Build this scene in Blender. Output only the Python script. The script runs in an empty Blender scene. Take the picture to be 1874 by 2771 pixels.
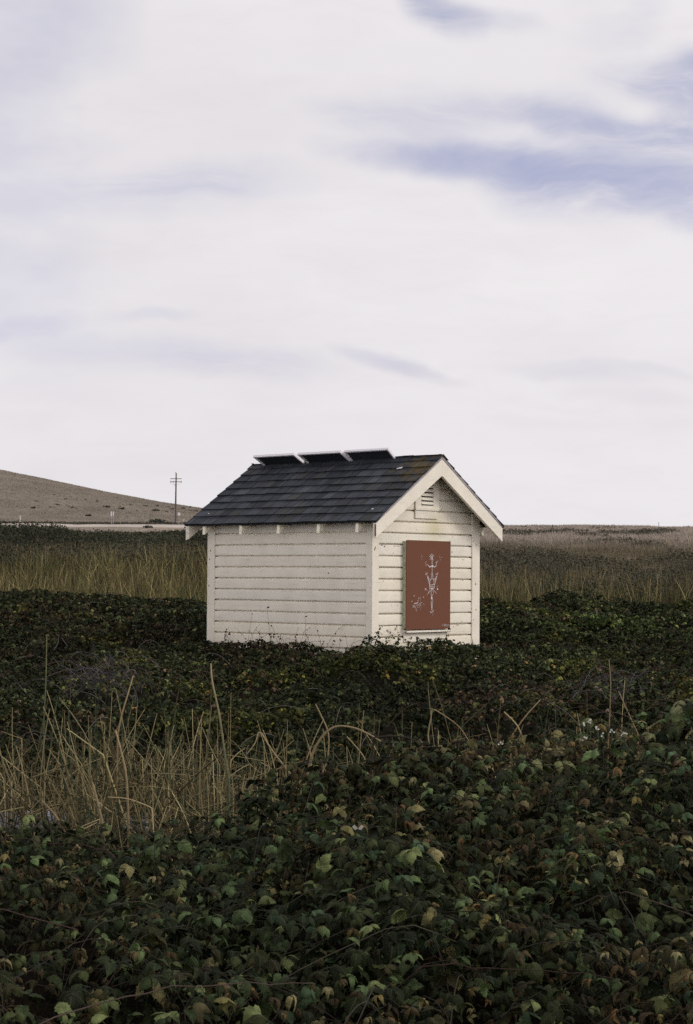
import bpy, math, random
import numpy as np
from mathutils import Vector, Matrix

SC = bpy.context.scene
COL = SC.collection
RS = np.random.RandomState(11)
random.seed(5)
EZ = 2.0                                    # eye height above the valley datum
F_PX, PITCH, ROLL = 4864.6, 0.035917, 0.00635
W_PX, H_PX = 1874.0, 2771.0

# ------------------------------------------------------------------ helpers
def tag(o, label=None, cat=None, group=None, kind=None):
    if label: o['label'] = label
    if cat: o['category'] = cat
    if group: o['group'] = group
    if kind: o['kind'] = kind
    return o

def empty(name, loc, rotz=0.0, label=None, cat=None, group=None):
    o = bpy.data.objects.new(name, None)
    o.empty_display_size = 0.2
    COL.objects.link(o)
    o.location = loc
    o.rotation_euler = (0, 0, rotz)
    return tag(o, label, cat, group)

def link(name, me, parent=None, mats=()):
    for m in mats: me.materials.append(m)
    o = bpy.data.objects.new(name, me)
    COL.objects.link(o)
    if parent: o.parent = parent
    return o

class MB:
    """collects polygons (with a tint and a material slot each) for one mesh"""
    def __init__(s): s.v = []; s.f = []; s.c = []; s.m = []
    def face(s, pts, tint=(1, 1, 1), mi=0):
        b = len(s.v); s.v += [tuple(p) for p in pts]
        s.f.append(tuple(range(b, b + len(pts)))); s.c.append(tint); s.m.append(mi)
    def prism(s, poly, off, tint=(1, 1, 1), mi=0):
        """poly: 3-D outline, off: extrusion vector"""
        poly = [Vector(p) for p in poly]; off = Vector(off)
        n = Vector((0, 0, 0))
        for i in range(len(poly)):
            n += (poly[i] - poly[0]).cross(poly[(i + 1) % len(poly)] - poly[0])
        if n.dot(off) > 0: poly = poly[::-1]
        q = [p + off for p in poly]
        s.face(poly, tint, mi); s.face(q[::-1], tint, mi)
        k = len(poly)
        for i in range(k):
            j = (i + 1) % k
            s.face([poly[j], poly[i], q[i], q[j]], tint, mi)
    def box(s, lo, hi, tint=(1, 1, 1), mi=0):
        x0, y0, z0 = lo; x1, y1, z1 = hi
        s.prism([(x0, y0, z0), (x1, y0, z0), (x1, y1, z0), (x0, y1, z0)], (0, 0, z1 - z0), tint, mi)
    def tube(s, pts, rads, n=6, tint=(1, 1, 1), mi=0, caps=True):
        pts = [Vector(p) for p in pts]
        if not hasattr(rads, '__len__'): rads = [rads] * len(pts)
        rings = []
        for i, p in enumerate(pts):
            d = (pts[min(i + 1, len(pts) - 1)] - pts[max(i - 1, 0)]).normalized()
            up = Vector((0, 0, 1)) if abs(d.z) < .95 else Vector((1, 0, 0))
            a = d.cross(up).normalized(); b = a.cross(d)
            rings.append([p + (a * math.cos(2 * math.pi * k / n) + b * math.sin(2 * math.pi * k / n)) * rads[i] for k in range(n)])
        for i in range(len(rings) - 1):
            for k in range(n):
                l = (k + 1) % n
                s.face([rings[i][k], rings[i + 1][k], rings[i + 1][l], rings[i][l]], tint, mi)
        if caps:
            s.face(rings[0], tint, mi); s.face(rings[-1][::-1], tint, mi)
    def build(s, name, mats, parent=None, shift=(0, 0, 0), smooth=False, bevel=0):
        if not isinstance(mats, (list, tuple)): mats = [mats]
        me = bpy.data.meshes.new(name)
        sx, sy, sz = shift
        me.from_pydata([(x + sx, y + sy, z + sz) for x, y, z in s.v], [], s.f)
        a = me.attributes.new('tint', 'FLOAT_COLOR', 'CORNER')
        col = []
        for f, c in zip(s.f, s.c): col += [c[0], c[1], c[2], 1.0] * len(f)
        a.data.foreach_set('color', col)
        me.polygons.foreach_set('material_index', s.m)
        if smooth: me.polygons.foreach_set('use_smooth', [True] * len(s.f))
        me.update()
        o = link(name, me, parent, mats)
        if bevel:
            import bmesh
            bm = bmesh.new(); bm.from_mesh(me)
            bmesh.ops.remove_doubles(bm, verts=bm.verts, dist=1e-5)
            ed = [e for e in bm.edges if len(e.link_faces) == 2 and e.calc_face_angle(0) > .5]
            bmesh.ops.bevel(bm, geom=ed, offset=bevel, segments=1, affect='EDGES')
            bm.to_mesh(me); bm.free()
        return o

def np_mesh(name, V, Fq, col=None, uv=None, mats=(), parent=None, smooth=False, mi=None):
    """V (n,3); Fq (m,k) with one k; col per vertex (n,3); uv per vertex (n,2)"""
    V = np.ascontiguousarray(V, dtype=np.float32); Fq = np.ascontiguousarray(Fq, dtype=np.int32)
    me = bpy.data.meshes.new(name)
    m, k = Fq.shape
    me.vertices.add(len(V)); me.vertices.foreach_set('co', V.ravel())
    me.loops.add(m * k); me.loops.foreach_set('vertex_index', Fq.ravel())
    me.polygons.add(m); me.polygons.foreach_set('loop_start', np.arange(0, m * k, k, dtype=np.int32))
    if smooth: me.polygons.foreach_set('use_smooth', np.ones(m, dtype=bool))
    if mi is not None: me.polygons.foreach_set('material_index', np.ascontiguousarray(mi, dtype=np.int32))
    if col is not None:
        a = me.attributes.new('tint', 'FLOAT_COLOR', 'POINT')
        c4 = np.ones((len(V), 4), dtype=np.float32); c4[:, :3] = col
        a.data.foreach_set('color', c4.ravel())
    if uv is not None:
        u = me.uv_layers.new(name='uv')
        u.data.foreach_set('uv', np.ascontiguousarray(uv, dtype=np.float32)[Fq.ravel()].ravel())
    me.update(calc_edges=True)
    return link(name, me, parent, mats)

# value noise in numpy
def _hash(ix, iy, seed):
    h = (ix.astype(np.int64) * 374761393 + iy.astype(np.int64) * 668265263 + seed * 974634777) & 0x7fffffff
    h = ((h ^ (h >> 13)) * 1274126177) & 0x7fffffff
    h = (h ^ (h >> 16)) & 0xffff
    return h / 65535.0
def vnoise(x, y, seed=0):
    x = np.asarray(x, float); y = np.asarray(y, float)
    ix = np.floor(x); iy = np.floor(y); fx = x - ix; fy = y - iy
    fx = fx * fx * (3 - 2 * fx); fy = fy * fy * (3 - 2 * fy)
    a = _hash(ix, iy, seed); b = _hash(ix + 1, iy, seed); c = _hash(ix, iy + 1, seed); d = _hash(ix + 1, iy + 1, seed)
    return (a + (b - a) * fx) * (1 - fy) + (c + (d - c) * fx) * fy
def fbm(x, y, seed=0, octv=3):
    s = 0; a = 1.0; t = 0
    for k in range(octv):
        s = s + a * vnoise(np.asarray(x) * 2 ** k, np.asarray(y) * 2 ** k, seed + 17 * k); t += a; a *= .5
    return s / t * 2 - 1
def mounds(x, y, cell, seed):
    """rounded cushions, one per jittered cell: 1 at a cushion's crown, 0 in the creases"""
    x = np.asarray(x, float) / cell; y = np.asarray(y, float) / cell
    ix = np.floor(x); iy = np.floor(y); best = np.zeros(np.broadcast(x, y).shape)
    for dx in (-1, 0, 1):
        for dy in (-1, 0, 1):
            jx, jy = ix + dx, iy + dy
            px = jx + _hash(jx, jy, seed); py = jy + _hash(jx, jy, seed + 5); rr = .55 + .55 * _hash(jx, jy, seed + 9); hh = .45 + .55 * _hash(jx, jy, seed + 13)
            d2 = ((x - px) ** 2 + (y - py) ** 2) / rr ** 2
            best = np.maximum(best, hh * np.sqrt(np.maximum(1 - d2, 0)))
    return best
def drape(top, x, y, spread):
    """leaf axes that hang outwards from the cushions of a canopy: forward and up vectors"""
    e = .05; n = len(x)
    gx = (top(x + e, y) - top(x - e, y)) / (2 * e); gy = (top(x, y + e) - top(x, y - e)) / (2 * e)
    gx = np.clip(gx, -2.2, 2.2); gy = np.clip(gy, -2.2, 2.2)
    nrm = norm(np.stack([-gx, -gy, np.ones(n)], -1))
    down = np.stack([-gx, -gy, -(gx ** 2 + gy ** 2) - .15], -1)
    fwd = norm(down + 1e-6) * 1.0 + RS.normal(0, spread, (n, 3))
    return fwd, nrm + RS.normal(0, .30, (n, 3))
def sstep(a, b, x):
    t = np.clip((np.asarray(x, float) - a) / (b - a), 0, 1); return t * t * (3 - 2 * t)

# ------------------------------------------------------------------ camera
cam = bpy.data.cameras.new('camera'); camo = bpy.data.objects.new('camera', cam); COL.objects.link(camo)
cam.sensor_fit = 'VERTICAL'; cam.sensor_height = 36.0; cam.sensor_width = 36 * W_PX / H_PX
cam.lens = F_PX / H_PX * 36.0
cam.clip_start = 0.1; cam.clip_end = 6000
camo.location = (0, 0, EZ)
CAM_R = Matrix.Rotation(math.radians(90) + PITCH, 3, 'X') @ Matrix.Rotation(ROLL, 3, 'Z')
camo.rotation_euler = CAM_R.to_euler()
cam.dof.use_dof = True; cam.dof.focus_distance = 27.0; cam.dof.aperture_fstop = 30.0
SC.camera = camo

def P(px, py, y):
    """point at forward distance y on the sight line through photo point (px, py)"""
    d = CAM_R @ Vector(((px - W_PX / 2) / F_PX, -(py - H_PX / 2) / F_PX, -1.0))
    return Vector((0, 0, EZ)) + d * (y / d.y)

# ------------------------------------------------------------------ materials
def mat(name):
    m = bpy.data.materials.new(name); m.use_nodes = True
    nt = m.node_tree
    b = next(n for n in nt.nodes if n.type == 'BSDF_PRINCIPLED')
    return m, nt, b
def N(nt, typ, **kw):
    n = nt.nodes.new(typ)
    for k, v in kw.items():
        if k.startswith('i_'):
            key = k[2:]
            key = int(key) if key.isdigit() else key.replace('_', ' ')
            n.inputs[key].default_value = v
        else: setattr(n, k, v)
    return n
def L(nt, a, b): nt.links.new(a, b)
def mixc(nt, fac, a, b, mode='MIX'):
    n = nt.nodes.new('ShaderNodeMix'); n.data_type = 'RGBA'; n.blend_type = mode
    for sock, v in ((0, fac), (6, a), (7, b)):
        if hasattr(v, 'is_linked') or hasattr(v, 'links'): L(nt, v, n.inputs[sock])
        elif sock == 0: n.inputs[0].default_value = v
        else: n.inputs[sock].default_value = (*v, 1) if len(v) == 3 else v
    return n.outputs[2]
def math_(nt, op, a, b=None, c=None, clamp=False):
    n = nt.nodes.new('ShaderNodeMath'); n.operation = op; n.use_clamp = clamp
    for i, v in enumerate((a, b, c)):
        if v is None: continue
        if hasattr(v, 'links'): L(nt, v, n.inputs[i])
        else: n.inputs[i].default_value = v
    return n.outputs[0]
def ramp(nt, fac, stops):
    n = nt.nodes.new('ShaderNodeValToRGB')
    while len(n.color_ramp.elements) < len(stops): n.color_ramp.elements.new(.5)
    for e, (p, c) in zip(n.color_ramp.elements, stops):
        e.position = p; e.color = (*c, 1) if hasattr(c, '__len__') else (c, c, c, 1)
    L(nt, fac, n.inputs[0]); return n.outputs[0]
def noise(nt, vec, scale, detail=4, rough=.55, dist=0):
    n = N(nt, 'ShaderNodeTexNoise'); n.inputs['Scale'].default_value = scale
    n.inputs['Detail'].default_value = detail; n.inputs['Roughness'].default_value = rough; n.inputs['Distortion'].default_value = dist
    if vec is not None: L(nt, vec, n.inputs['Vector'])
    return n.outputs['Fac']
def mapping(nt, vec, scale=(1, 1, 1), loc=(0, 0, 0)):
    n = N(nt, 'ShaderNodeMapping'); n.inputs['Scale'].default_value = scale; n.inputs['Location'].default_value = loc
    L(nt, vec, n.inputs[0]); return n.outputs[0]
def objco(nt): return N(nt, 'ShaderNodeTexCoord').outputs['Object']
def attr(nt, name='tint'):
    return N(nt, 'ShaderNodeAttribute', attribute_name=name).outputs['Color']
def bump(nt, b, h, strength=.3, dist=.01):
    n = N(nt, 'ShaderNodeBump'); n.inputs['Strength'].default_value = strength; n.inputs['Distance'].default_value = dist
    L(nt, h, n.inputs['Height']); L(nt, n.outputs[0], b.inputs['Normal'])

def leaf_material(name, near):
    m, nt, b = mat(name)
    t = attr(nt)
    if near:
        uv = N(nt, 'ShaderNodeUVMap', uv_map='uv').outputs[0]
        sp = N(nt, 'ShaderNodeSeparateXYZ'); L(nt, uv, sp.inputs[0])
        au = math_(nt, 'ABSOLUTE', sp.outputs[0])
        # side veins run forward from the midrib
        ph = math_(nt, 'SUBTRACT', math_(nt, 'MULTIPLY', sp.outputs[1], 42.0), math_(nt, 'MULTIPLY', au, 26.0))
        vein = math_(nt, 'POWER', math_(nt, 'MULTIPLY_ADD', math_(nt, 'SINE', ph), .5, .5), 5.0)
        mid = math_(nt, 'SUBTRACT', 1.0, math_(nt, 'MULTIPLY', au, 14.0), clamp=True)
        vv = math_(nt, 'MAXIMUM', math_(nt, 'MULTIPLY', vein, .55), mid)
        n1 = noise(nt, objco(nt), 55, 3)
        blot = ramp(nt, n1, [(.35, (.62, .62, .62)), (.7, (1.3, 1.25, 1.2))])
        c = mixc(nt, 1.0, t, blot, 'MULTIPLY')
        lt = mixc(nt, .6, c, (.16, .17, .09))
        c = mixc(nt, math_(nt, 'MULTIPLY', vv, .5), c, lt)
        L(nt, c, b.inputs['Base Color'])
        bump(nt, b, math_(nt, 'MULTIPLY', vv, -1.0), .55, .004)
    else:
        L(nt, t, b.inputs['Base Color'])
    b.inputs['Roughness'].default_value = .62
    b.inputs['Specular IOR Level'].default_value = .07
    tr = N(nt, 'ShaderNodeBsdfTranslucent')
    L(nt, mixc(nt, 1.0, t, (1.2, 1.3, .5), 'MULTIPLY'), tr.inputs[0])
    mx = N(nt, 'ShaderNodeMixShader', i_0=.08)
    out = next(n for n in nt.nodes if n.type == 'OUTPUT_MATERIAL')
    L(nt, b.outputs[0], mx.inputs[1]); L(nt, tr.outputs[0], mx.inputs[2]); L(nt, mx.outputs[0], out.inputs[0])
    return m
M_LEAF = leaf_material('bramble_leaf', True)
M_LEAFFAR = leaf_material('bramble_leaf_far', False)

def simple(name, col, rough=.6, spec=.4, nscale=0, namt=.25, tint=False, metal=0, bmp=0):
    m, nt, b = mat(name)
    src = None
    if tint: src = mixc(nt, 1.0, attr(nt), (*col, 1), 'MULTIPLY')
    if nscale:
        r = ramp(nt, noise(nt, objco(nt), nscale, 5, .6), [(.25, 1 - namt), (.75, 1 + namt)])
        src = mixc(nt, 1.0, src if src else (*col, 1), r, 'MULTIPLY')
        if bmp: bump(nt, b, r, bmp, .004)
    if src: L(nt, src, b.inputs['Base Color'])
    else: b.inputs['Base Color'].default_value = (*col, 1)
    b.inputs['Roughness'].default_value = rough; b.inputs['Specular IOR Level'].default_value = spec
    b.inputs['Metallic'].default_value = metal
    return m
M_REED = simple('dry_reed', (1, 1, 1), .7, .08, 30, .22, True)
M_CANE = simple('bramble_cane', (1, 1, 1), .7, .08, 40, .3, True)
M_DARKWOOD = simple('weathered_wood', (.075, .06, .048), .9, .1, 14, .4, False, 0, .4)
M_ENDGRAIN = simple('bare_end_grain', (.19, .085, .04), .9, .1, 40, .45)
M_ALU = simple('aluminium_frame', (.78, .74, .76), .5, .4, 25, .06, False, .0)
M_BACKSHEET = simple('panel_backing', (.025, .028, .034), .6, .3, 8, .25)
M_CELL = simple('solar_glass', (.01, .014, .035), .12, .6, 3, .2)
M_POLE = simple('pole_wood', (.115, .085, .07), .9, .1, 6, .3)
M_METAL = simple('dull_metal', (.25, .25, .26), .5, .5)
M_SIGN = simple('sign_paint', (.62, .60, .62), .5, .4, 9, .1)
M_WHITE = simple('white_petal', (.55, .54, .46), .6, .3)
M_STROKE = simple('white_marker', (.60, .56, .55), .8, .2, 60, .22)
M_TWIG = simple('grey_twig', (.15, .14, .15), .9, .1, 30, .3)
M_POST = simple('fence_post_wood', (.30, .26, .20), .9, .1, 5, .3)
M_ALGAE = simple('algae_stained_paint', (.36, .37, .25), .8, .2, 22, .35)

# cream paint of the shed, with its dirt and stains
def paint_material():
    m, nt, b = mat('cream_paint')
    co = objco(nt); t = attr(nt)
    c = mixc(nt, 1.0, t, (.79, .74, .632), 'MULTIPLY')
    n1 = noise(nt, co, 3.0, 6, .65)
    c = mixc(nt, 1.0, c, ramp(nt, n1, [(.3, (.90, .89, .87)), (.7, (1.04, 1.03, 1.02))]), 'MULTIPLY')
    fine = noise(nt, co, 90, 4, .7)
    c = mixc(nt, 1.0, c, ramp(nt, fine, [(.3, (.955, .955, .95)), (.7, (1.03, 1.03, 1.03))]), 'MULTIPLY')
    # streaky grey dirt running along the boards
    st = noise(nt, mapping(nt, co, (1.2, 1.2, 26)), 1.6, 4, .6)
    c = mixc(nt, ramp(nt, st, [(.56, 0.0), (.74, .34)]), c, (.33, .30, .24))
    # small flakes of lost paint and rust flecks
    fl = noise(nt, mapping(nt, co, (9, 9, 16)), 3.4, 3, .5)
    c = mixc(nt, ramp(nt, fl, [(.765, 0.0), (.78, .7)]), c, (.25, .21, .18))
    rs = noise(nt, mapping(nt, co, (13, 13, 6), (4, 3, 9)), 2.6, 2, .5)
    c = mixc(nt, ramp(nt, rs, [(.735, 0.0), (.79, .6)]), c, (.34, .22, .08))
    # yellow-green stain under the vent and below it (local x about 1.35, z = 1.6..2.6)
    sp = N(nt, 'ShaderNodeSeparateXYZ'); L(nt, co, sp.inputs[0])
    g1 = math_(nt, 'POWER', 2.718, math_(nt, 'MULTIPLY', math_(nt, 'POWER', math_(nt, 'DIVIDE', math_(nt, 'SUBTRACT', sp.outputs[0], 1.55), .22), 2.0), -1.0))
    g2 = math_(nt, 'POWER', 2.718, math_(nt, 'MULTIPLY', math_(nt, 'POWER', math_(nt, 'DIVIDE', math_(nt, 'SUBTRACT', sp.outputs[2], 2.33), .26), 2.0), -1.0))
    stn = math_(nt, 'MULTIPLY', math_(nt, 'MULTIPLY', g1, g2), math_(nt, 'MULTIPLY_ADD', n1, 1.2, .0), clamp=True)
    c = mixc(nt, math_(nt, 'MULTIPLY', stn, .8), c, (.46, .42, .19))
    L(nt, c, b.inputs['Base Color'])
    b.inputs['Roughness'].default_value = .62; b.inputs['Specular IOR Level'].default_value = .28
    grain = noise(nt, mapping(nt, co, (6, 6, 70)), 2.0, 5, .65)
    bump(nt, b, grain, .10, .003)
    return m
M_PAINT = paint_material()

def shingle_material():
    m, nt, b = mat('asphalt_shingle')
    co = objco(nt); t = attr(nt)
    g = noise(nt, co, 130, 3, .8)
    c = mixc(nt, 1.0, t, ramp(nt, g, [(.3, (.5, .5, .5)), (.7, (1.6, 1.6, 1.55))]), 'MULTIPLY')
    c = mixc(nt, 1.0, c, ramp(nt, noise(nt, co, 2.2, 5, .6), [(.3, (.75, .77, .82)), (.7, (1.2, 1.18, 1.12))]), 'MULTIPLY')
    # lichen near the front end of the ridge
    ge = N(nt, 'ShaderNodeVectorMath', operation='DISTANCE'); L(nt, co, ge.inputs[0]); ge.inputs[1].default_value = (1.02, -.05, 3.28)
    near = math_(nt, 'SUBTRACT', 1.0, math_(nt, 'DIVIDE', ge.outputs['Value'], .85), clamp=True)
    ln = noise(nt, co, 7.5, 5, .62)
    lf = math_(nt, 'MULTIPLY', ramp(nt, math_(nt, 'ADD', ln, math_(nt, 'MULTIPLY', near, .38)), [(.66, 0.0), (.84, 1.0)]), .75)
    c = mixc(nt, lf, c, (.10, .068, .024))
    L(nt, c, b.inputs['Base Color'])
    b.inputs['Roughness'].default_value = .9; b.inputs['Specular IOR Level'].default_value = .18
    bump(nt, b, g, .6, .004)
    return m
M_SHINGLE = shingle_material()

def board_material():
    m, nt, b = mat('red_brown_board')
    co = objco(nt)
    c = mixc(nt, noise(nt, co, 2.2, 4), (.140, .058, .033), (.172, .070, .041))
    f = noise(nt, co, 55, 4, .75)
    c = mixc(nt, 1.0, c, ramp(nt, f, [(.3, (.80, .8, .82)), (.7, (1.15, 1.15, 1.15))]), 'MULTIPLY')
    sc = noise(nt, mapping(nt, co, (14, 14, 5)), 3.0, 3, .55)
    c = mixc(nt, ramp(nt, sc, [(.70, 0.0), (.76, .35)]), c, (.30, .18, .14))
    L(nt, c, b.inputs['Base Color']); b.inputs['Roughness'].default_value = .8; b.inputs['Specular IOR Level'].default_value = .2
    bump(nt, b, f, .25, .003)
    return m
M_BOARD = board_material()

def ground_material():
    m, nt, b = mat('dry_ground')
    co = objco(nt); t = attr(nt)
    a = noise(nt, mapping(nt, co, (1, 1, 2.2)), .9, 6, .72)
    c = mixc(nt, 1.0, t, ramp(nt, a, [(.3, (.60, .60, .60)), (.7, (1.42, 1.40, 1.36))]), 'MULTIPLY')
    d = noise(nt, mapping(nt, co, (.25, .05, 1)), .55, 5, .6)
    c = mixc(nt, 1.0, c, ramp(nt, d, [(.3, (.82, .82, .83)), (.7, (1.15, 1.14, 1.12))]), 'MULTIPLY')
    L(nt, c, b.inputs['Base Color']); b.inputs['Roughness'].default_value = .95; b.inputs['Specular IOR Level'].default_value = .02
    bump(nt, b, a, .8, .25)
    return m
M_GROUND = ground_material()
M_ROAD = simple('pale_gravel', (.52, .46, .40), .95, .1, .8, .12)
def water_material():
    m, nt, b = mat('ditch_water')
    b.inputs['Base Color'].default_value = (.015, .018, .02, 1); b.inputs['Roughness'].default_value = .22
    b.inputs['IOR'].default_value = 1.33; b.inputs['Specular IOR Level'].default_value = .5
    bump(nt, b, noise(nt, objco(nt), 14, 3), .06, .02)
    return m
M_WATER = water_material()

# ------------------------------------------------------------------ terrain
GLY = [-20, 2, 8.5, 10, 13, 14.5, 28, 38, 48, 57, 75, 95, 150, 186, 192, 208, 230, 300]
GLZ = [.35, .35, .35, .2, .18, .28, .52, 1.0, 1.22, 2.2, 2.95, 3.75, 5.4, 6.5, 7.0, 7.75, 8.35, 10.7]
GRY = [-20, 2, 8.5, 10, 13, 14.5, 28, 38, 48, 60, 75, 100, 150, 200, 250, 300]
GRZ = [.35, .35, .35, .2, .18, .28, .52, .95, 1.35, 2.2, 2.75, 3.6, 5.3, 7.0, 8.8, 10.55]
ESA = [-1.2, -.5, -.30, -.1926, -.1677, -.134, -.1048, -.0814, -.04, 0, .08, .2, .45, 1.2]
ESV = [.10, .090, .078, .0580, .0532, .0462, .0409, .0375, .033, .030, .0281, .0277, .027, .025]
def ground_z(x, y):
    x = np.asarray(x, float); y = np.asarray(y, float)
    az = x / np.maximum(y, 4.0)
    t = sstep(-.06, .05, az)
    zl = np.interp(y, GLY, GLZ); zr = np.interp(y, GRY, GRZ)
    z = zl * (1 - t) + zr * t
    es = np.interp(az, ESA, ESV)
    far = np.maximum(y, 300.0)
    u = np.clip((far - 300) / (300.0 - 230.0 * t), 0, 1)
    el = .0290 + (es - .0290) * (1 - (1 - u) ** 1.8)
    el = np.where(y > 300, el, 0)
    drop = np.maximum(0, far - 620) * .02
    z = np.where(y > 300, EZ + el * far - drop, z)
    amp = np.interp(y, [0, 14, 40, 60, 120, 300, 600], [.02, .03, .06, .18, .35, .45, .8])
    amp = amp * np.where((t < .5) & (y > 150) & (y < 330), .25, 1)
    z = z + amp * fbm(x / (2 + y * .02), y / (4 + y * .03), 3, 3) * np.where(y > 330, np.clip((640 - y) / 300, 0.1, 1), 1)
    return z

def terrain(name, y0, y1, ny, nx, azmax, tintf, logs=True):
    ys = np.geomspace(y0 + 30, y1 + 30, ny) - 30 if logs else np.linspace(y0, y1, ny)
    us = np.linspace(-1, 1, nx)
    Y, U = np.meshgrid(ys, us, indexing='ij')
    X = U * (azmax * np.maximum(Y, 0) + 14)
    Z = ground_z(X, Y)
    V = np.stack([X, Y, Z], -1).reshape(-1, 3)
    i = np.arange(ny - 1)[:, None] * nx + np.arange(nx - 1)[None]
    Fq = np.stack([i, i + 1, i + nx + 1, i + nx], -1).reshape(-1, 4)
    o = np_mesh(name, V, Fq, tintf(V[:, 0], V[:, 1]), None, [M_GROUND], smooth=True)
    tag(o, kind='structure')
    return o
def ground_tint(x, y):
    az = x / np.maximum(y, 4)
    n = fbm(x / 5, y / 9, 21, 3); n2 = fbm(x / 14, y / 40, 5, 3)
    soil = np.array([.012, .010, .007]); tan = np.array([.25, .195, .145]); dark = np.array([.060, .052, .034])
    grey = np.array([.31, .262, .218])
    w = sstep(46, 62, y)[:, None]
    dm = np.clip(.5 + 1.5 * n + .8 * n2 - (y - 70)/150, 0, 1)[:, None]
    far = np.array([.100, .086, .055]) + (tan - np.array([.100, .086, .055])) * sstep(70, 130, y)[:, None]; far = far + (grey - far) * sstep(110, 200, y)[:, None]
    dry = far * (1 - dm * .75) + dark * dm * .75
    # the dark scrubby flat before the road
    lw = (sstep(-.02, -.07, az) * sstep(200, 120, y))[:, None]
    dry = dry * (1 - lw) + dark * .8 * lw
    # the verge behind the road
    vg = (sstep(-.05, -.08, az) * sstep(300, 270, y) * sstep(205, 212, y) * np.clip(.7 - (az + .2) * 2.2 + n * .5, 0, 1))[:, None]
    dry = dry * (1 - .6 * vg) + np.array([.075, .066, .052]) * .6 * vg
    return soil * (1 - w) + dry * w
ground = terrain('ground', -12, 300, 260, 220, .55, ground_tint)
def hill_tint(x, y):
    n = fbm(x / 26, y / 60, 8, 4)[:, None]
    a = np.array([.232, .200, .163]); b = np.array([.190, .168, .136])
    c = np.where(n > 0, a, a + (b - a) * np.clip(-n * 2, 0, 1))
    # darker brush at the hill's foot
    f = (sstep(360, 300, y) * np.clip(.5 + 1.2 * fbm(x / 15, y / 12, 31, 3), 0, 1))[:, None]
    return c * (1 - .4 * f) + np.array([.075, .07, .055]) * .4 * f
hill = terrain('hill', 300, 1400, 150, 260, .8, hill_tint, False)

# pale gravel road crossing at the foot of the hill
def road():
    n = 80; azs = np.linspace(-.21, .02, n)
    V = []; 
    for i, a in enumerate(azs):
        near = 197.5 + 1.0 * math.sin(i * .31) + np.interp(a, [-.21, -.16, -.10, 0], [7, 5, 0, -2])
        far = 206.5
        for j, d in enumerate([near - 1.2, near, near + 3, near + 6, far, far + .8]):
            x = a * d; V.append((x, d, float(ground_z(x, d)) + (.14 if 0 < j < 5 else -.5)))
    V = np.array(V); k = 6
    i = np.arange(n - 1)[:, None] * k + np.arange(k - 1)[None]
    Fq = np.stack([i, i + k, i + k + 1, i + 1], -1).reshape(-1, 4)
    return tag(np_mesh('road', V, Fq, None, None, [M_ROAD], smooth=True), kind='structure')
road()

def water():
    xs = np.linspace(-3.2, -1.25, 30); V = []
    for x in xs:
        c = 12.15 + .12 * math.sin(x * 2.7); w = .42 + .14 * math.sin(x * 5.3 + 1)
        V += [(x, c - w, .34), (x, c + w, .34)]
    i = np.arange(29) * 2
    Fq = np.stack([i, i + 2, i + 3, i + 1], -1)
    return tag(np_mesh('water', np.array(V), Fq, None, None, [M_WATER]), kind='structure')
water()

# ------------------------------------------------------------------ the shed
YAW = math.radians(41.869)
SX, SY, SZ1 = .40915, 28.34829, EZ + .53223    # corner; height of the first lap line
ZB = 2.05; SH = (0, 0, ZB)
W, LEN = 2.7176, 3.6994
LAP = .185
RZ, EZV, OVE, OVF, OVB = 1.431, .345, .273, .317, .309
SL = (RZ - EZV) / (W / 2 + OVE)               # roof slope
shed = empty('wooden_shed', (SX, SY, SZ1 - ZB), math.radians(90) - YAW,
             'small cream clapboard shed with a dark shingle roof and a red board over its window', 'shed')
def shed_world(a, b, z):
    return Vector((SX + a * math.sin(YAW) - b * math.cos(YAW), SY + a * math.cos(YAW) + b * math.sin(YAW), SZ1 + z))

def siding(name, o, u, n, length, gable, flecks=()):
    """lapped boards; o origin, u along the wall, n outward"""
    o, u, n = Vector(o), Vector(u), Vector(n)
    up = Vector((0, 0, 1))
    prof = [(0, -.050), (.0005, .0), (.006, .0022), (.03, .0022), (.085, .0018), (.148, .0008), (.158, -.001), (.161, -.004), (.163, -.050), (.185, -.050)]
    V = []; Fq = []; C = []
    ztop = RZ - .06 if gable else .50
    k = math.floor(-ZB / LAP)
    seg = 16
    while k * LAP < ztop:
        z0 = k * LAP
        g = RS.normal(0, .022); warm = RS.normal(0, .010)
        tint = (1 + g + warm, 1 + g, 1 + g - warm * 1.6)
        ph = RS.uniform(0, 6); am = RS.uniform(.0004, .0018); ob = RS.normal(0, .0012)
        lean = RS.normal(0, .0015)
        base = len(V)
        rows = 0
        for dz, dn in prof:
            z = z0 + dz
            if z > ztop: z = ztop
            if gable:
                half = (RZ - .045 - z) / SL
                lo, hi = max(0, W / 2 - half), min(length, W / 2 + half)
                if hi < lo: lo = hi = W / 2
            else: lo, hi = 0, length
            for s in range(seg + 1):
                q = lo + (hi - lo) * s / seg
                zz = z + am * math.sin(q * 2.3 + ph) + lean * (q / length - .5) * 2
                V.append(o + u * q + n * (dn + ob + .0006 * math.sin(q * 5 + ph)) + up * zz); C.append(tint)
            rows += 1
        flip = u.cross(up).dot(n) < 0
        for r in range(rows - 1):
            for s in range(seg):
                a = base + r * (seg + 1) + s
                f = (a, a + 1, a + seg + 2, a + seg + 1)
                Fq.append(f if not flip else f[::-1])
        k += 1
    V = np.array([tuple(v) for v in V]) + np.array(SH)
    return V, np.array(Fq), np.array(C)

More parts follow.
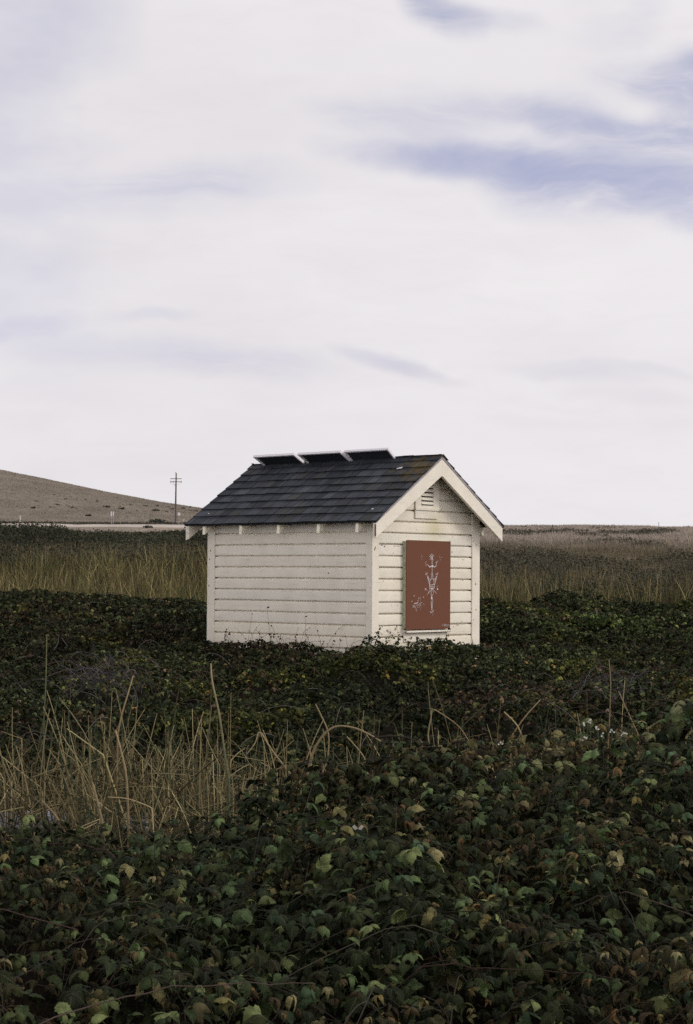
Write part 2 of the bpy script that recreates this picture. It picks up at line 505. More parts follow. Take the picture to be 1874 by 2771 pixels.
def wall(name, o, u, n, length, gable, patches=(), label=None):
    V, Fq, C = siding(name, o, u, n, length, gable)
    o_ = np_mesh(name, V, Fq, C, None, [M_PAINT], shed)
    return o_
side_wall = wall('clapboard_wall', (0, LEN, 0), (0, -1, 0), (-1, 0, 0), LEN, False)
gable_wall = wall('clapboard_wall', (0, 0, 0), (1, 0, 0), (0, -1, 0), W, True)
wall('clapboard_wall', (W, 0, 0), (0, 1, 0), (1, 0, 0), LEN, False)
wall('clapboard_wall', (W, LEN, 0), (-1, 0, 0), (0, 1, 0), W, True)

# bare wood where the paint has flaked off the gable boards (chips lie 1 mm proud), kept in the gable wall's own mesh
CHIPS = [[.23, -.026, 16, 10], [.298, -.048, 18, 12], [.552, -.04, 26, 5], [.642, -.042, 18, 4], [.51, -.151, 8, 7], [.256, -.163, 6, 4], [.191, -1.335, 12, 14],
 [.251, -1.325, 8, 8], [.373, -1.386, 20, 18], [.571, -1.373, 14, 14], [2.012, -.113, 11, 11], [1.082, .235, 8, 5], [.834, .125, 5, 5], [2.024, .139, 9, 4],
 [2.306, -.585, 9, 6], [2.304, -.24, 14, 5], [2.166, -.447, 5, 4], [2.396, -1.55, 12, 6], [2.304, -1.56, 8, 8], [2.172, -1.325, 18, 6],
 [2.062, -1.345, 8, 7], [.273, -.60, 5, 4], [.343, -.83, 4, 4], [.471, -.99, 5, 4], [2.283, -1.274, 12, 4], [.624, -.985, 8, 4], [.314, -.377, 9, 4], [.491, -.38, 14, 4]]
def add_chips():
    me = gable_wall.data
    V = np.empty(len(me.vertices) * 3, dtype=np.float32); me.vertices.foreach_get('co', V); V = V.reshape(-1, 3)
    Fq = np.empty(len(me.loops), dtype=np.int32); me.loops.foreach_get('vertex_index', Fq); Fq = Fq.reshape(-1, 4)
    C = np.empty(len(me.vertices) * 4, dtype=np.float32); me.attributes['tint'].data.foreach_get('color', C); C = C.reshape(-1, 4)[:, :3]
    nv = []; nf = []; nc = []; base = len(V)
    k = 1 / 3.573 / 171
    for a, z, rx, rz in CHIPS:
        m = RS.randint(7, 11)
        rr = RS.uniform(.45, 1.05, m); tn = RS.uniform(.75, 1.25)
        pts = [(a + math.cos(t) * rx * k * 1.25 * r, z + math.sin(t) * rz * k * r) for t, r in zip(np.linspace(0, 2 * math.pi, m, endpoint=False), rr)]
        c = base + len(nv)
        nv.append((a, -.0042, z + ZB))
        for q in pts: nv.append((q[0], -.0042, q[1] + ZB))
        nc += [(tn, tn, tn)] * (m + 1)
        for i in range(0, m, 2):
            nf.append((c, c + 1 + i, c + 1 + (i + 1) % m, c + 1 + (i + 2) % m) if (i + 1) < m else (c, c + 1 + i, c + 1, c + 1))
    nf = [f for f in nf if len(set(f)) == 4]
    mi = np.concatenate([np.zeros(len(Fq)), np.ones(len(nf))])
    par = gable_wall.parent
    bpy.data.objects.remove(gable_wall)
    return np_mesh('clapboard_wall', np.vstack([V, np.array(nv)]), np.vstack([Fq, np.array(nf)]), np.vstack([C, np.array(nc)]), None, [M_PAINT, M_CHIP], par, mi=mi)
M_CHIP = simple('bare_grey_wood', (.23, .20, .19), .9, .1, 60, .35, True)
gable_wall = add_chips()

# corner boards (each proud of the siding)
def corner(pts):
    m = MB()
    for lo, hi in pts: m.box(lo, hi)
    m.build('corner_board', M_PAINT, shed, SH, bevel=.003)
T = .024; bot = -ZB
corner([((-T, -T, bot), (.138, 0.0, .545)), ((-T, .0005, bot), (0.0, .108, .515))])
corner([((-T, LEN - .148, bot), (0.0, LEN - .0005, .515)), ((-T, LEN, bot), (.15, LEN + T, .54))])
corner([((W - .18, -T, bot), (W + T, 0.0, .53)), ((W, .0005, bot), (W + T, .11, .50))])
corner([((W, LEN - .11, bot), (W + T, LEN - .0005, .50)), ((W - .15, LEN, bot), (W + T, LEN + T, .53))])
# small nail-rust flecks on the corner boards
RUSTS = []
for a, z in ((2.569, .077), (2.635, .023), (2.63, -.644), (2.642, -1.076), (2.58, -1.243), (.048, -.071), (.03, -.10)):
    rr_ = RS.uniform(.007, .012)
    RUSTS.append([(a + rr_ * math.cos(t), -T - .0012, z + 1.9 * rr_ * math.sin(t)) for t in np.linspace(0, 2 * math.pi, 9)[:-1]])
for b, z in ((LEN - .03, -.25), (LEN - .02, -.70), (LEN - .05, -.1)):
    RUSTS.append([(-T - .0012, b - .01 * math.cos(t), z + .02 * math.sin(t)) for t in np.linspace(0, 2 * math.pi, 9)[:-1]])
RUSTS.append([(-.0045, .93 - .018 * math.cos(t), -.478 + .012 * math.sin(t)) for t in np.linspace(0, 2 * math.pi, 9)[:-1]])
M_RUST = simple('rust_stain', (.20, .105, .03), .9, .1, 60, .3, True)
for q in RUSTS:
    m = MB(); m.face(q); m.build('rust_stain', M_RUST, shed, SH)

# roof deck: two sloping slabs and a ridge
def roof_pt(s, side, b, h=0.0):
    """s: distance up the slope from the eave, h: height normal to it"""
    ca, sa = 1 / math.hypot(1, SL), SL / math.hypot(1, SL)
    x = -OVE + s * ca - h * sa; z = EZV + s * sa + h * ca
    return (x, b, z) if side == 0 else (W - x, b, z)
SLEN = math.hypot(RZ - EZV, W / 2 + OVE)
roof = empty('roof', (0, 0, 0)); roof.parent = shed
m = MB()
for side in (0, 1):
    nseg = 1
    a = [roof_pt(0, side, -OVF, -.012), roof_pt(SLEN, side, -OVF, -.012), roof_pt(SLEN - .0, side, -OVF, -.034), roof_pt(0, side, -OVF, -.034)]
    m.prism(a, (0, LEN + OVF + OVB, 0))
M_DECK = simple('roof_deck_edge', (.30, .27, .28), .8, .2, 20, .25)
m.build('roof_deck', [M_DARKWOOD], roof, SH)
# pale metal drip edge up the front and back rakes
for side in (0, 1):
    for b0, b1 in ((-OVF - .004, -OVF + .03), (LEN + OVB - .03, LEN + OVB + .004)):
        m = MB(); m.prism([roof_pt(-.004, side, b0, -.034), roof_pt(SLEN + .006, side, b0, -.034), roof_pt(SLEN + .004, side, b0, .002), roof_pt(-.004, side, b0, .002)], (0, b1 - b0, 0))
        m.build('drip_edge', M_DECK, roof, SH)

# shingles: every tab its own wedge, all in one mesh
def shingles():
    m = MB()
    row = .2305; nrow = int(math.ceil(SLEN / row))
    for side in (0, 1):
        for r in range(nrow):
            s0 = r * row - (.022 if r == 0 else 0)
            b = -OVF - .012 - RS.uniform(0, .15)
            end = LEN + OVB + .012
            while b < end:
                w = RS.choice([.10, .14, .18, .22, .28]) * RS.uniform(.85, 1.15)
                b0, b1 = max(b, -OVF - .012), min(b + w, end)
                b += w
                if b1 - b0 < .02: continue
                raised = RS.rand() < .5
                h0 = .018 + (.008 if raised else 0) + RS.uniform(0, .002)
                jit = RS.normal(0, .004) - (.010 if raised else 0)
                sa = s0 + jit; sb = min(s0 + row + .05, SLEN)
                g = RS.choice([.76, .88, .97, 1.08, 1.3], p=[.22, .22, .22, .2, .14]) * RS.uniform(.88, 1.12)
                base = np.array([.050, .056, .067]) if RS.rand() < .8 else np.array([.060, .062, .066])
                c = tuple(base * g)
                bs = np.linspace(b0 + .003, b1 - .003, 4)
                for q in range(3):
                    o0 = .004 * math.sin(bs[q] * 7 + r * 2.1) * (1 if r else 2.2); o1 = .004 * math.sin(bs[q + 1] * 7 + r * 2.1) * (1 if r else 2.2)
                    p = [roof_pt(sa, side, bs[q], h0 + o0 * .5), roof_pt(sa, side, bs[q + 1], h0 + o1 * .5), roof_pt(sb, side, bs[q + 1], .004), roof_pt(sb, side, bs[q], .004)]
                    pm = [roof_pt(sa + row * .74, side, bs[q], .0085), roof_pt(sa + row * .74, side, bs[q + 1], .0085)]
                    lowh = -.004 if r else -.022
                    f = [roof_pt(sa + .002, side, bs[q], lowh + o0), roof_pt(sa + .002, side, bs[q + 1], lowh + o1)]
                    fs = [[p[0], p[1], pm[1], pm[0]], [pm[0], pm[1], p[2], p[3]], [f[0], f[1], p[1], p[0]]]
                    if q == 0: fs.append([f[0], p[0], p[3]])
                    if q == 2: fs.append([f[1], p[2], p[1]])
                    for k, face in enumerate(fs):
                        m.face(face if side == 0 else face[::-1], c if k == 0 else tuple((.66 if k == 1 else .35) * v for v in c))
    # ridge caps
    b = -OVF - .03
    while b < LEN + OVB:
        e = min(b + .34, LEN + OVB + .015); g = RS.uniform(.7, 1.25); c = tuple(np.array([.036, .040, .047]) * g)
        for side in (0, 1):
            lo = SLEN - .14
            p = [roof_pt(lo, side, b, .022), roof_pt(SLEN + .012, side, b, .024), roof_pt(SLEN + .012, side, e + .03, .016), roof_pt(lo, side, e + .03, .014)]
            m.prism(p, tuple(-.004 * v for v in (0, 0, 1)), c)
        b += .33
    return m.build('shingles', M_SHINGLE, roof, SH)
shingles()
m = MB(); s_ = 1.56
m.face([roof_pt(s_, 0, .34, .03), roof_pt(s_ + .02, 0, .26, .03), roof_pt(s_ + .055, 0, .265, .03), roof_pt(s_ + .035, 0, .335, .03)][::-1])
m.prism([roof_pt(s_, 0, .37, .022), roof_pt(s_ + .015, 0, .275, .022), roof_pt(s_ + .06, 0, .28, .022), roof_pt(s_ + .03, 0, .36, .022)], (-.004, 0, .006))
m.build('white_patch', M_SIGN, roof, SH)

# barge boards, one each side of each gable, with a fly rafter behind
def zroof(a, d): return RZ - .036 * math.hypot(1, SL) - abs(a - W / 2) * SL - d
def barge(side, b0, b1, vert=.275, name='barge_board', mats=None, tip=0.0):
    m = MB()
    s = (lambda a: a) if side == 0 else (lambda a: W - a)
    ae = -OVE + tip; am = W / 2
    poly = [(s(ae), b0, zroof(ae, 0)), (s(am), b0, zroof(am, 0)), (s(am), b0, zroof(am, vert)), (s(ae + .0), b0, zroof(ae, vert - .045))]
    m.prism(poly, (0, b1 - b0, 0), mi=0)
    return m.build(name, M_PAINT, roof, SH, bevel=.003)
for side in (0, 1):
    barge(side, -OVF + .002, -OVF + .034, tip=.002)
    barge(side, -OVF + .036, -OVF + .072, .262, 'fly_rafter', tip=.006)
    barge(side, LEN + OVB - .034, LEN + OVB - .002, tip=.002)
    barge(side, LEN + OVB - .072, LEN + OVB - .036, .262, 'fly_rafter', tip=.006)
m = MB()
m.box((-OVE - .002, -OVF + .004, .10), (-OVE + .001, -OVF + .032, .285), mi=0)
m.build('bare_board_end', M_ENDGRAIN, roof, SH)
# rafter tails under both eaves
for side in (0, 1):
    for b in (.105, .935, 1.824, 2.697, 3.578):
        s = (lambda a: a) if side == 0 else (lambda a: W - a)
        m = MB()
        t = lambda a, d: zroof(a, d)
        m.prism([(s(-.245), b - .031, t(-.255, 0)), (s(-.001), b - .031, t(-.001, 0)), (s(-.001), b - .031, t(-.001, .15)), (s(-.255), b - .031, t(-.255, .15))], (0, .062, 0), (1.18, 1.18, 1.12))
        m.build('rafter_tail', M_PAINT, roof, SH, bevel=.002)
m = MB()
for side in (0, 1):      # dark frieze boards closing the wall under the rafters
    s = (lambda a: a) if side == 0 else (lambda a: W - a)
    lo, hi = sorted((s(-.012), s(-.0035)))
    m.box((lo, .12, .33), (hi, LEN - .16, .50))
m.build('frieze_board', M_PAINT, shed, SH)

# gable vent
vent = empty('gable_vent', (0, 0, 0)); vent.parent = shed
m = MB(); o0, o1 = -.030, -.0005
m.box((1.032, o0, .561), (1.181, o1, 1.0)); m.box((1.491, o0, .561), (1.64, o1, 1.06))
m.box((1.182, o0, .561), (1.490, o1, .635)); m.box((1.182, o0, .985), (1.490, o1, 1.06))
m.box((1.02, -.046, .552), (1.652, o0 - .0005, .60))
m.box((1.032, -.027, .42), (1.604, o1, .5595))
m.build('vent_frame', M_PAINT, vent, SH, bevel=.003)
m = MB(); m.box((1.183, -.005, .636), (1.489, -.0035, .984)); m.build('vent_backing', M_DARKWOOD, vent, SH)
for k in range(5):
    z = .652 + k * .068; m = MB()
    m.prism([(1.183, -.045, z), (1.183, -.039, z + .0), (1.183, -.007, z + .045), (1.183, -.013, z + .047)], (.306, 0, 0))
    m.build('vent_slat', M_PAINT, vent, SH)
m = MB(); z = .575
m.tube([(1.62, -.031, z), (1.622, -.06, z - .005), (1.65, -.065, z), (1.665, -.06, z + .012)], .004, 5)
m.build('rusty_hook', M_RUST, vent, SH)

# boarded window
win = empty('boarded_window', (0, 0, 0)); win.parent = shed
m = MB()
m.box((.742, -.074, -1.36), (.80, -.0005, .045)); m.box((1.80, -.074, -1.36), (1.86, -.0005, .045))
m.box((.8005, -.074, -.02), (1.7995, -.0005, .045))
m.build('window_frame', M_ALGAE, win, SH, bevel=.003)
m = MB()
m.prism([(.735, -.0765, -1.376), (1.864, -.0765, -1.378), (1.870, -.0765, .059), (.739, -.0765, .062)], (0, -.014, 0))
brd = m.build('cover_board', M_BOARD, shed, SH, bevel=.002)
m = MB()
m.prism([(.75, -.0005, -1.385), (.75, -.10, -1.40), (.75, -.10, -1.425), (.75, -.0005, -1.44)], (1.155, 0, 0))
m.build('window_sill', M_PAINT, win, SH, bevel=.003)
m = MB(); m.box((.765, -.026, -1.58), (1.861, -.0005, -1.4405)); m.build('window_apron', M_PAINT, win, SH, bevel=.003)
m = MB(); m.box((.8005, -.03, -1.36), (1.7995, -.022, -.021)); m.build('window_pane', M_CELL, win, SH)

for a, z in ((1.83, .02), (.775, -1.33), (1.82, -1.335), (.775, .02)):
    m = MB(); m.tube([(a, -.0905, z), (a, -.0935, z)], [.010, .008], 8); m.build('screw_head', M_DARKWOOD, shed, SH)
# the drawing in white marker on the board (traced as strokes in board coordinates)
def board_uv(x, y):
    v = (y - 190) / 2000.0
    x0 = 155 - 7 * v; x1 = 1145 - 25 * v; u = (x - x0) / (x1 - x0)
    y0 = 175 + 30 * u; y1 = 2195 - 30 * u; v = (y - y0) / (y1 - y0)
    return (.739 + u * 1.130, -.0925, .0615 - v * 1.438)
STROKES = [
 (13, [(690, 548), (668, 505)]), (10, [(705, 535), (700, 480)]), (10, [(720, 535), (735, 488)]), (10, [(732, 545), (757, 517)]), (14, [(692, 570), (655, 545)]),
 (10, [(690, 590), (662, 607)]), (10, [(737, 600), (747, 630)]), (9, [(692, 602), (685, 632)]),
 (44, [(712, 550), (716, 580), (714, 610)]), (26, [(716, 600), (715, 640)]), (19, [(715, 630), (714, 750)]),
 (22, [(632, 752), (660, 783), (715, 765)]), (22, [(715, 765), (770, 785), (800, 762)]), (15, [(800, 762), (822, 718), (797, 690), (817, 660)]), (44, [(695, 765), (735, 765)]),
 (8, [(632, 752), (605, 722)]), (8, [(603, 720), (577, 775), (566, 692), (582, 655)]), (8, [(820, 690), (850, 640)]),
 (17, [(714, 785), (711, 935)]), (9, [(698, 930), (684, 1060)]), (9, [(727, 930), (741, 1060)]), (8, [(694, 962), (732, 960)]), (8, [(690, 1000), (735, 998)]), (8, [(686, 1040), (738, 1040)]), (7, [(712, 940), (712, 1050)]),
 (12, [(563, 955), (597, 943), (617, 908)]), (8, [(580, 945), (560, 915)]), (8, [(592, 930), (590, 880)]),
 (11, [(597, 965), (628, 1090), (652, 1190)]), (11, [(612, 980), (645, 1040), (668, 1080)]), (9, [(610, 990), (640, 1090)]), (8, [(630, 1030), (660, 1150)]),
 (13, [(790, 940), (820, 952), (848, 928)]), (9, [(822, 950), (838, 905)]), (11, [(828, 968), (800, 1080), (766, 1190)]), (11, [(812, 985), (780, 1040), (758, 1075)]), (9, [(815, 990), (780, 1100)]), (8, [(790, 1030), (765, 1150)]),
 (12, [(690, 1055), (652, 1115), (656, 1230), (650, 1265)]), (12, [(740, 1055), (770, 1100), (760, 1265)]), (9, [(700, 1050), (667, 1095), (670, 1165)]), (9, [(732, 1055), (745, 1095), (742, 1165)]),
 (14, [(655, 1190), (705, 1188), (765, 1172)]), (12, [(650, 1226), (760, 1222)]), (15, [(650, 1262), (758, 1256)]),
 (11, [(668, 1285), (590, 1418), (690, 1308)]), (9, [(640, 1340), (620, 1375)]), (11, [(756, 1310), (815, 1390), (778, 1342)]), (8, [(770, 1340), (800, 1360)]),
 (12, [(690, 1275), (690, 1395)]), (12, [(742, 1275), (735, 1385)]), (9, [(712, 1280), (716, 1340)]), (30, [(700, 1275), (730, 1278)]), (9, [(680, 1385), (690, 1412), (712, 1418), (735, 1395)]),
 (34, [(566, 1276), (574, 1290)]), (40, [(828, 1276), (838, 1286)]), (7, [(548, 1250), (556, 1262)]), (7, [(812, 1232), (830, 1212), (845, 1222)]), (7, [(600, 1310), (610, 1325)]), (7, [(545, 1300), (552, 1310)]),
 (28, [(703, 1425), (698, 1475)]), (40, [(690, 1480), (715, 1485)]), (10, [(690, 1510), (742, 1520), (700, 1548)]), (11, [(684, 1550), (694, 1650), (702, 1755)]), (11, [(726, 1535), (714, 1650), (706, 1755)]), (18, [(704, 1560), (702, 1640)]), (13, [(702, 1640), (705, 1760)]),
 (15, [(668, 1788), (697, 1806), (742, 1764)]), (9, [(744, 1770), (745, 1748)]), (8, [(680, 1815), (672, 1830)]), (6, [(735, 1800), (722, 1870)]),
 (13, [(302, 1446), (328, 1422)]), (20, [(262, 1555), (272, 1557)]), (20, [(402, 1484), (414, 1488)]), (18, [(514, 1462), (528, 1460)]), (9, [(446, 1455), (446, 1540)]),
 (13, [(400, 1522), (400, 1580), (312, 1612)]), (10, [(312, 1614), (392, 1600)]), (12, [(290, 1648), (286, 1696), (330, 1668), (346, 1702), (362, 1776)]), (10, [(330, 1662), (350, 1712), (355, 1760)]),
 (9, [(368, 1640), (386, 1692), (408, 1696)]), (9, [(408, 1618), (440, 1690)]), (9, [(448, 1582), (492, 1586)]), (9, [(428, 1600), (462, 1662)]), (8, [(440, 1600), (470, 1640)]), (9, [(518, 1610), (530, 1635)]), (8, [(300, 1640), (330, 1660)]), (7, [(380, 1610), (395, 1660)]), (7, [(455, 1720), (462, 1745)]), (7, [(475, 1690), (485, 1685)]),
 (8, [(472, 510), (480, 555), (498, 562)]), (7, [(478, 600), (484, 622)]), (7, [(888, 532), (886, 560)]), (8, [(920, 560), (938, 575)]), (9, [(906, 610), (910, 632)]), (6, [(880, 555), (900, 580)]),
 (9, [(922, 2064), (941, 2112), (953, 2084), (966, 2112), (980, 2064)]), (9, [(992, 2116), (992, 2066)]), (9, [(992, 2066), (1016, 2076), (1010, 2094), (992, 2096)]), (9, [(1046, 2072), (1027, 2082), (1026, 2106), (1046, 2114)]), (9, [(1058, 2116), (1061, 2066), (1084, 2114), (1086, 2064)]),
]
def drawing(name, sel):
    m = MB()
    for w, pts in STROKES:
        if not sel(*pts[0]): continue
        w = w / 8.3 / 171 * .5 * (.86 if w < 20 else .9)
        q = [Vector(board_uv(*p)) for p in pts]
        L_, R_ = [], []
        for i, p in enumerate(q):
            d = (q[min(i + 1, len(q) - 1)] - q[max(i - 1, 0)]).normalized()
            s = Vector((-d.z, 0, d.x)) * w * RS.uniform(.75, 1.2)
            e = d * w * .5 * (-1 if i == 0 else 1 if i == len(q) - 1 else 0)
            L_.append(p + s + e); R_.append(p - s + e)
        for i in range(len(q) - 1):
            f = [L_[i], R_[i], R_[i + 1], L_[i + 1]]
            nn = (f[1] - f[0]).cross(f[3] - f[0])
            if nn.y > 0: f = f[::-1]
            j = Vector((0, -RS.uniform(0, .0012), 0))
            m.face([x + j for x in f])
    return m.build(name, M_STROKE, brd, SH)
drawing('marker_drawing', lambda x, y: not (y > 2000 or (x < 535 and y > 1400)))
drawing('marker_scribble', lambda x, y: x < 535 and y > 1400)
drawing('marker_initials', lambda x, y: y > 2000)

# ------------------------------------------------------------------ solar panels on the ridge
PLAB = ['solar panel on the shed ridge nearest the lichened front gable peak', 'middle solar panel of the row along the shed ridge',
        'solar panel on the shed ridge nearest the utility pole']
def panel(b0, b1, hi_a, hi_z, lab):
    c = shed_world((hi_a + W / 2) / 2, (b0 + b1) / 2, RZ)
    o = empty('solar_panel', c, math.radians(90) - YAW, lab, 'solar panel', 'solar panels along the shed ridge')
    oa, ob, oz = (hi_a + W / 2) / 2, (b0 + b1) / 2, RZ
    up = Vector((hi_a - W / 2, 0, hi_z - (RZ + .012))).normalized()     # up the panel
    n = Vector((0, 1, 0)).cross(up)                                        # faces away over the far slope
    if n.x < 0: n = -n
    top = Vector((hi_a, b0, hi_z)); ln = .66; th = .04
    w = b1 - b0; side = Vector((0, 1, 0))
    org = Vector((oa, ob, oz))
    def slab(m, u0, u1, w0, w1, t0, t1):
        p = top + side * w0 - up * u0 - n * t0
        m.prism([p - org, p + side * (w1 - w0) - org, p + side * (w1 - w0) - up * (u1 - u0) - org, p - up * (u1 - u0) - org], -n * (t1 - t0))
    fr = MB(); f = .028
    slab(fr, 0, f, 0, w, 0, th); slab(fr, ln - f, ln, 0, w, 0, th)
    slab(fr, f + .0003, ln - f - .0003, 0, f, 0, th); slab(fr, f + .0003, ln - f - .0003, w - f, w, 0, th)
    fr.build('panel_frame', M_ALU, o)
    g = MB(); slab(g, f, ln - f, f, w - f, .004, .012); g.build('panel_glass', M_CELL, o)
    g = MB(); slab(g, f, ln - f, f, w - f, .0125, .016); g.build('panel_backing', M_BACKSHEET, o)
    for q in (.22, w - .22):
        g = MB(); p = top - up * (ln - .06) - n * th + side * q - org
        zf = RZ - abs(p.x + oa - W / 2) * SL - RZ
        g.box((p.x - .02, p.y - .02, zf + .012), (p.x + .02, p.y + .02, max(p.z, zf + .05)))
        g.build('mounting_foot', M_METAL, o)
panel(.655, 1.640, 1.150, 1.602, PLAB[0]); panel(1.653, 2.648, 1.074, 1.594, PLAB[1]); panel(2.722, 3.71, 1.064, 1.594, PLAB[2])

# ------------------------------------------------------------------ vegetation: shared builders
def norm(v): return v / np.maximum(np.linalg.norm(v, axis=-1, keepdims=True), 1e-9)
def frames(fwd, up):
    f = norm(fwd); s = norm(np.cross(f, up)); n = np.cross(s, f)
    return np.stack([s, f, n], -1)                      # columns

def leaflet_near(curl, droop, fold, wid, seed):
    """serrated oval leaflet with quilted halves; x across, y along, z up; quads"""
    r = np.random.RandomState(seed)
    t = np.linspace(0, 1, 10)
    w = wid * np.interp(t, [0, .08, .25, .42, .62, .82, .93, 1], [.02, .30, .48, .5, .39, .19, .06, .0])
    V = []; U = []
    for i, ti in enumerate(t):
        ser = 1 + (.15 if i % 2 else -.10)
        for s in (-1, -.52, 0, .52, 1):
            x = s * w[i] * (ser if abs(s) == 1 else 1)
            a = abs(s)
            z = droop * (.55 * ti - 1.5 * ti ** 2.2) + fold * a * w[i] - curl * (a ** 2.2) * w[i] + (.028 * math.sin(ti * 30) if a == .52 else 0) + r.normal(0, .006)
            y = ti - (.05 * a if i else 0) - .3 * droop * ti ** 3
            V.append((x, y, z)); U.append((s * w[i] * 2, ti))
    Fq = [(i * 5 + k, i * 5 + k + 1, i * 5 + k + 6, i * 5 + k + 5) for i in range(9) for k in range(4)]
    return np.array(V), np.array(Fq), np.array(U)
NEAR_T = [leaflet_near(.45, .42, .30, .64, 1), leaflet_near(.75, .62, .26, .68, 2), leaflet_near(.15, .26, .50, .60, 3), leaflet_near(.9, .8, .25, .70, 4), leaflet_near(.35, .30, .12, .66, 7)]
DEAD_T = [leaflet_near(1.5, .75, .5, .5, 5), leaflet_near(1.0, 1.0, .9, .45, 6)]
def leaflet_far(curl, droop, fold):
    V = []; 
    for ti, w in ((0, .06), (.35, .34), (.72, .26), (1, .02)):
        for s in (-1, 0, 1):
            V.append((s * w, ti - .2 * droop * ti, -droop * ti ** 2 + (fold - curl * .5) * abs(s) * w))
    Fq = [(i * 3 + k, i * 3 + k + 1, i * 3 + k + 4, i * 3 + k + 3) for i in range(3) for k in range(2)]
    return np.array(V), np.array(Fq), np.zeros((12, 2))
FAR_T = [leaflet_far(.6, .3, .2), leaflet_far(1.2, .6, .2), leaflet_far(.2, .15, .6)]

def leaflet_small(curl, droop, fold):
    V = []
    for ti, w in ((0, .10), (.5, .36), (1, .02)):
        for q in (-1, 0, 1): V.append((q * w, ti - .2 * droop * ti, droop * (.4 * ti - 1.2 * ti ** 2) + (fold - curl * .5) * abs(q) * w))
    Fq = [(i * 3 + k, i * 3 + k + 1, i * 3 + k + 4, i * 3 + k + 3) for i in range(2) for k in range(2)]
    return np.array(V), np.array(Fq), np.zeros((9, 2))
BANK_T = [leaflet_small(.5, .4, .2), leaflet_small(1.0, .8, .2), leaflet_small(.2, .2, .6)]
class Leaves:
    def __init__(s): s.V = []; s.F = []; s.C = []; s.U = []; s.n = 0
    def add(s, templ, pos, R, scale, col):
        tv, tf, tu = templ; n = len(pos); k = len(tv)
        if n == 0: return
        V = np.einsum('nij,kj->nki', R, tv) * scale[:, None, None] + pos[:, None, :]
        s.V.append(V.reshape(-1, 3).astype(np.float32))
        s.F.append((tf[None] + (np.arange(n) * k)[:, None, None] + s.n).reshape(-1, tf.shape[1]))
        s.C.append(np.repeat(col, k, 0).astype(np.float32)); s.U.append(np.tile(tu, (n, 1)).astype(np.float32))
        s.n += n * k
    def compound(s, templs, dead, pos, fwd, up, size, col, isdead, nlf=3):
        """leaves of three (or five) leaflets"""
        n = len(pos)
        F0 = norm(fwd); Rr = frames(F0, up); S = Rr[..., 0]; Nn = Rr[..., 2]
        offs = [(0, 1.0, .22), (1.15, .84, .0), (-1.15, .84, .0)]
        if nlf == 5: offs += [(1.9, .6, -.05), (-1.9, .6, -.05)]
        for a, sc, sh in offs:
            f = F0 * math.cos(a) + S * math.sin(a)
            f = f + RS.normal(0, .16, (n, 3))
            u = Nn + RS.normal(0, .26, (n, 3)) + S * (.25 * math.sin(a))
            f = f - Nn * RS.uniform(-.10, .40, (n, 1))
            R = frames(f, u)
            p = pos + F0 * (sh * size)[:, None]
            c = col * RS.uniform(.72, 1.3, (n, 1))
            which = RS.randint(0, len(templs), n)
            sz = size * sc * RS.uniform(.8, 1.15, n)
            for k, T_ in enumerate(templs):
                q = (which == k) & ~isdead; s.add(T_, p[q], R[q], sz[q], c[q])
            for k, T_ in enumerate(dead):
                q = isdead & (which % len(dead) == k); s.add(T_, p[q], R[q], sz[q] * .9, c[q])
    def build(s, name, m, smooth=True, uv=True):
        return np_mesh(name, np.vstack(s.V), np.vstack(s.F), np.vstack(s.C), np.vstack(s.U) if uv else None, [m], smooth=smooth)

GREENS = np.array([(.037, .056, .024), (.052, .076, .030), (.077, .099, .037), (.027, .046, .024), (.108, .122, .042)])
def leaf_cols(n, dry, bright=1.0):
    """dry in 0..1: share of brown; returns colours and the dead mask"""
    g = GREENS[RS.choice(5, n, p=[.3, .28, .2, .16, .06])]
    br = np.array([(.135, .092, .042), (.085, .050, .022), (.18, .13, .062), (.050, .033, .018), (.12, .085, .032)])[RS.randint(0, 5, n)]
    yl = np.array([(.12, .12, .04), (.15, .12, .045)])[RS.randint(0, 2, n)]
    r = RS.rand(n)
    half = r < dry * 1.5
    c = np.where(half[:, None], g * .5 + br * .5, g)
    dead = r < dry
    c = np.where(dead[:, None], br, c)
    ye = RS.rand(n) < .004
    c = np.where(ye[:, None], yl, c)
    return c * bright, dead

def tubes_np(paths, radii, cols, nside=3):
    """paths (N,K,3), radii (N,K), cols (N,K,3)"""
    Nn, K, _ = paths.shape
    d = np.gradient(paths, axis=1); d = norm(d)
    ref = np.zeros((Nn, 1, 3)); ref[:, 0, :2] = norm(RS.normal(0, 1, (Nn, 2))); ref[:, 0, 2] = .13
    a = norm(np.cross(d, np.broadcast_to(ref, d.shape))); b = np.cross(a, d)
    ang = np.arange(nside) * 2 * math.pi / nside
    V = paths[:, :, None, :] + radii[:, :, None, None] * (a[:, :, None, :] * np.cos(ang)[None, None, :, None] + b[:, :, None, :] * np.sin(ang)[None, None, :, None])
    C = np.repeat(cols[:, :, None, :], nside, 2)
    n = np.arange(Nn)[:, None, None] * K * nside; k = np.arange(K - 1)[None, :, None] * nside; s = np.arange(nside)[None, None]
    s2 = (s + 1) % nside
    Fq = np.stack([n + k + s, n + k + nside + s, n + k + nside + s2, n + k + s2], -1).reshape(-1, 4)
    return V.reshape(-1, 3), Fq, C.reshape(-1, 3)
def strips_np(paths, width, cols):
    """flat blades with a fold: (N,K,3)"""
    Nn, K, _ = paths.shape
    a = np.zeros((Nn, 1, 3)); a[:, 0, :2] = norm(RS.normal(0, 1, (Nn, 2)))
    V = np.stack([paths - a * width[..., None], paths + a * width[..., None]], 2)
    C = np.repeat(cols[:, :, None, :], 2, 2)
    n = np.arange(Nn)[:, None] * K * 2; k = np.arange(K - 1)[None] * 2
    b = n + k
    Fq = np.stack([b, b + 1, b + 3, b + 2], -1).reshape(-1, 4)
    return V.reshape(-1, 3), Fq, C.reshape(-1, 3)
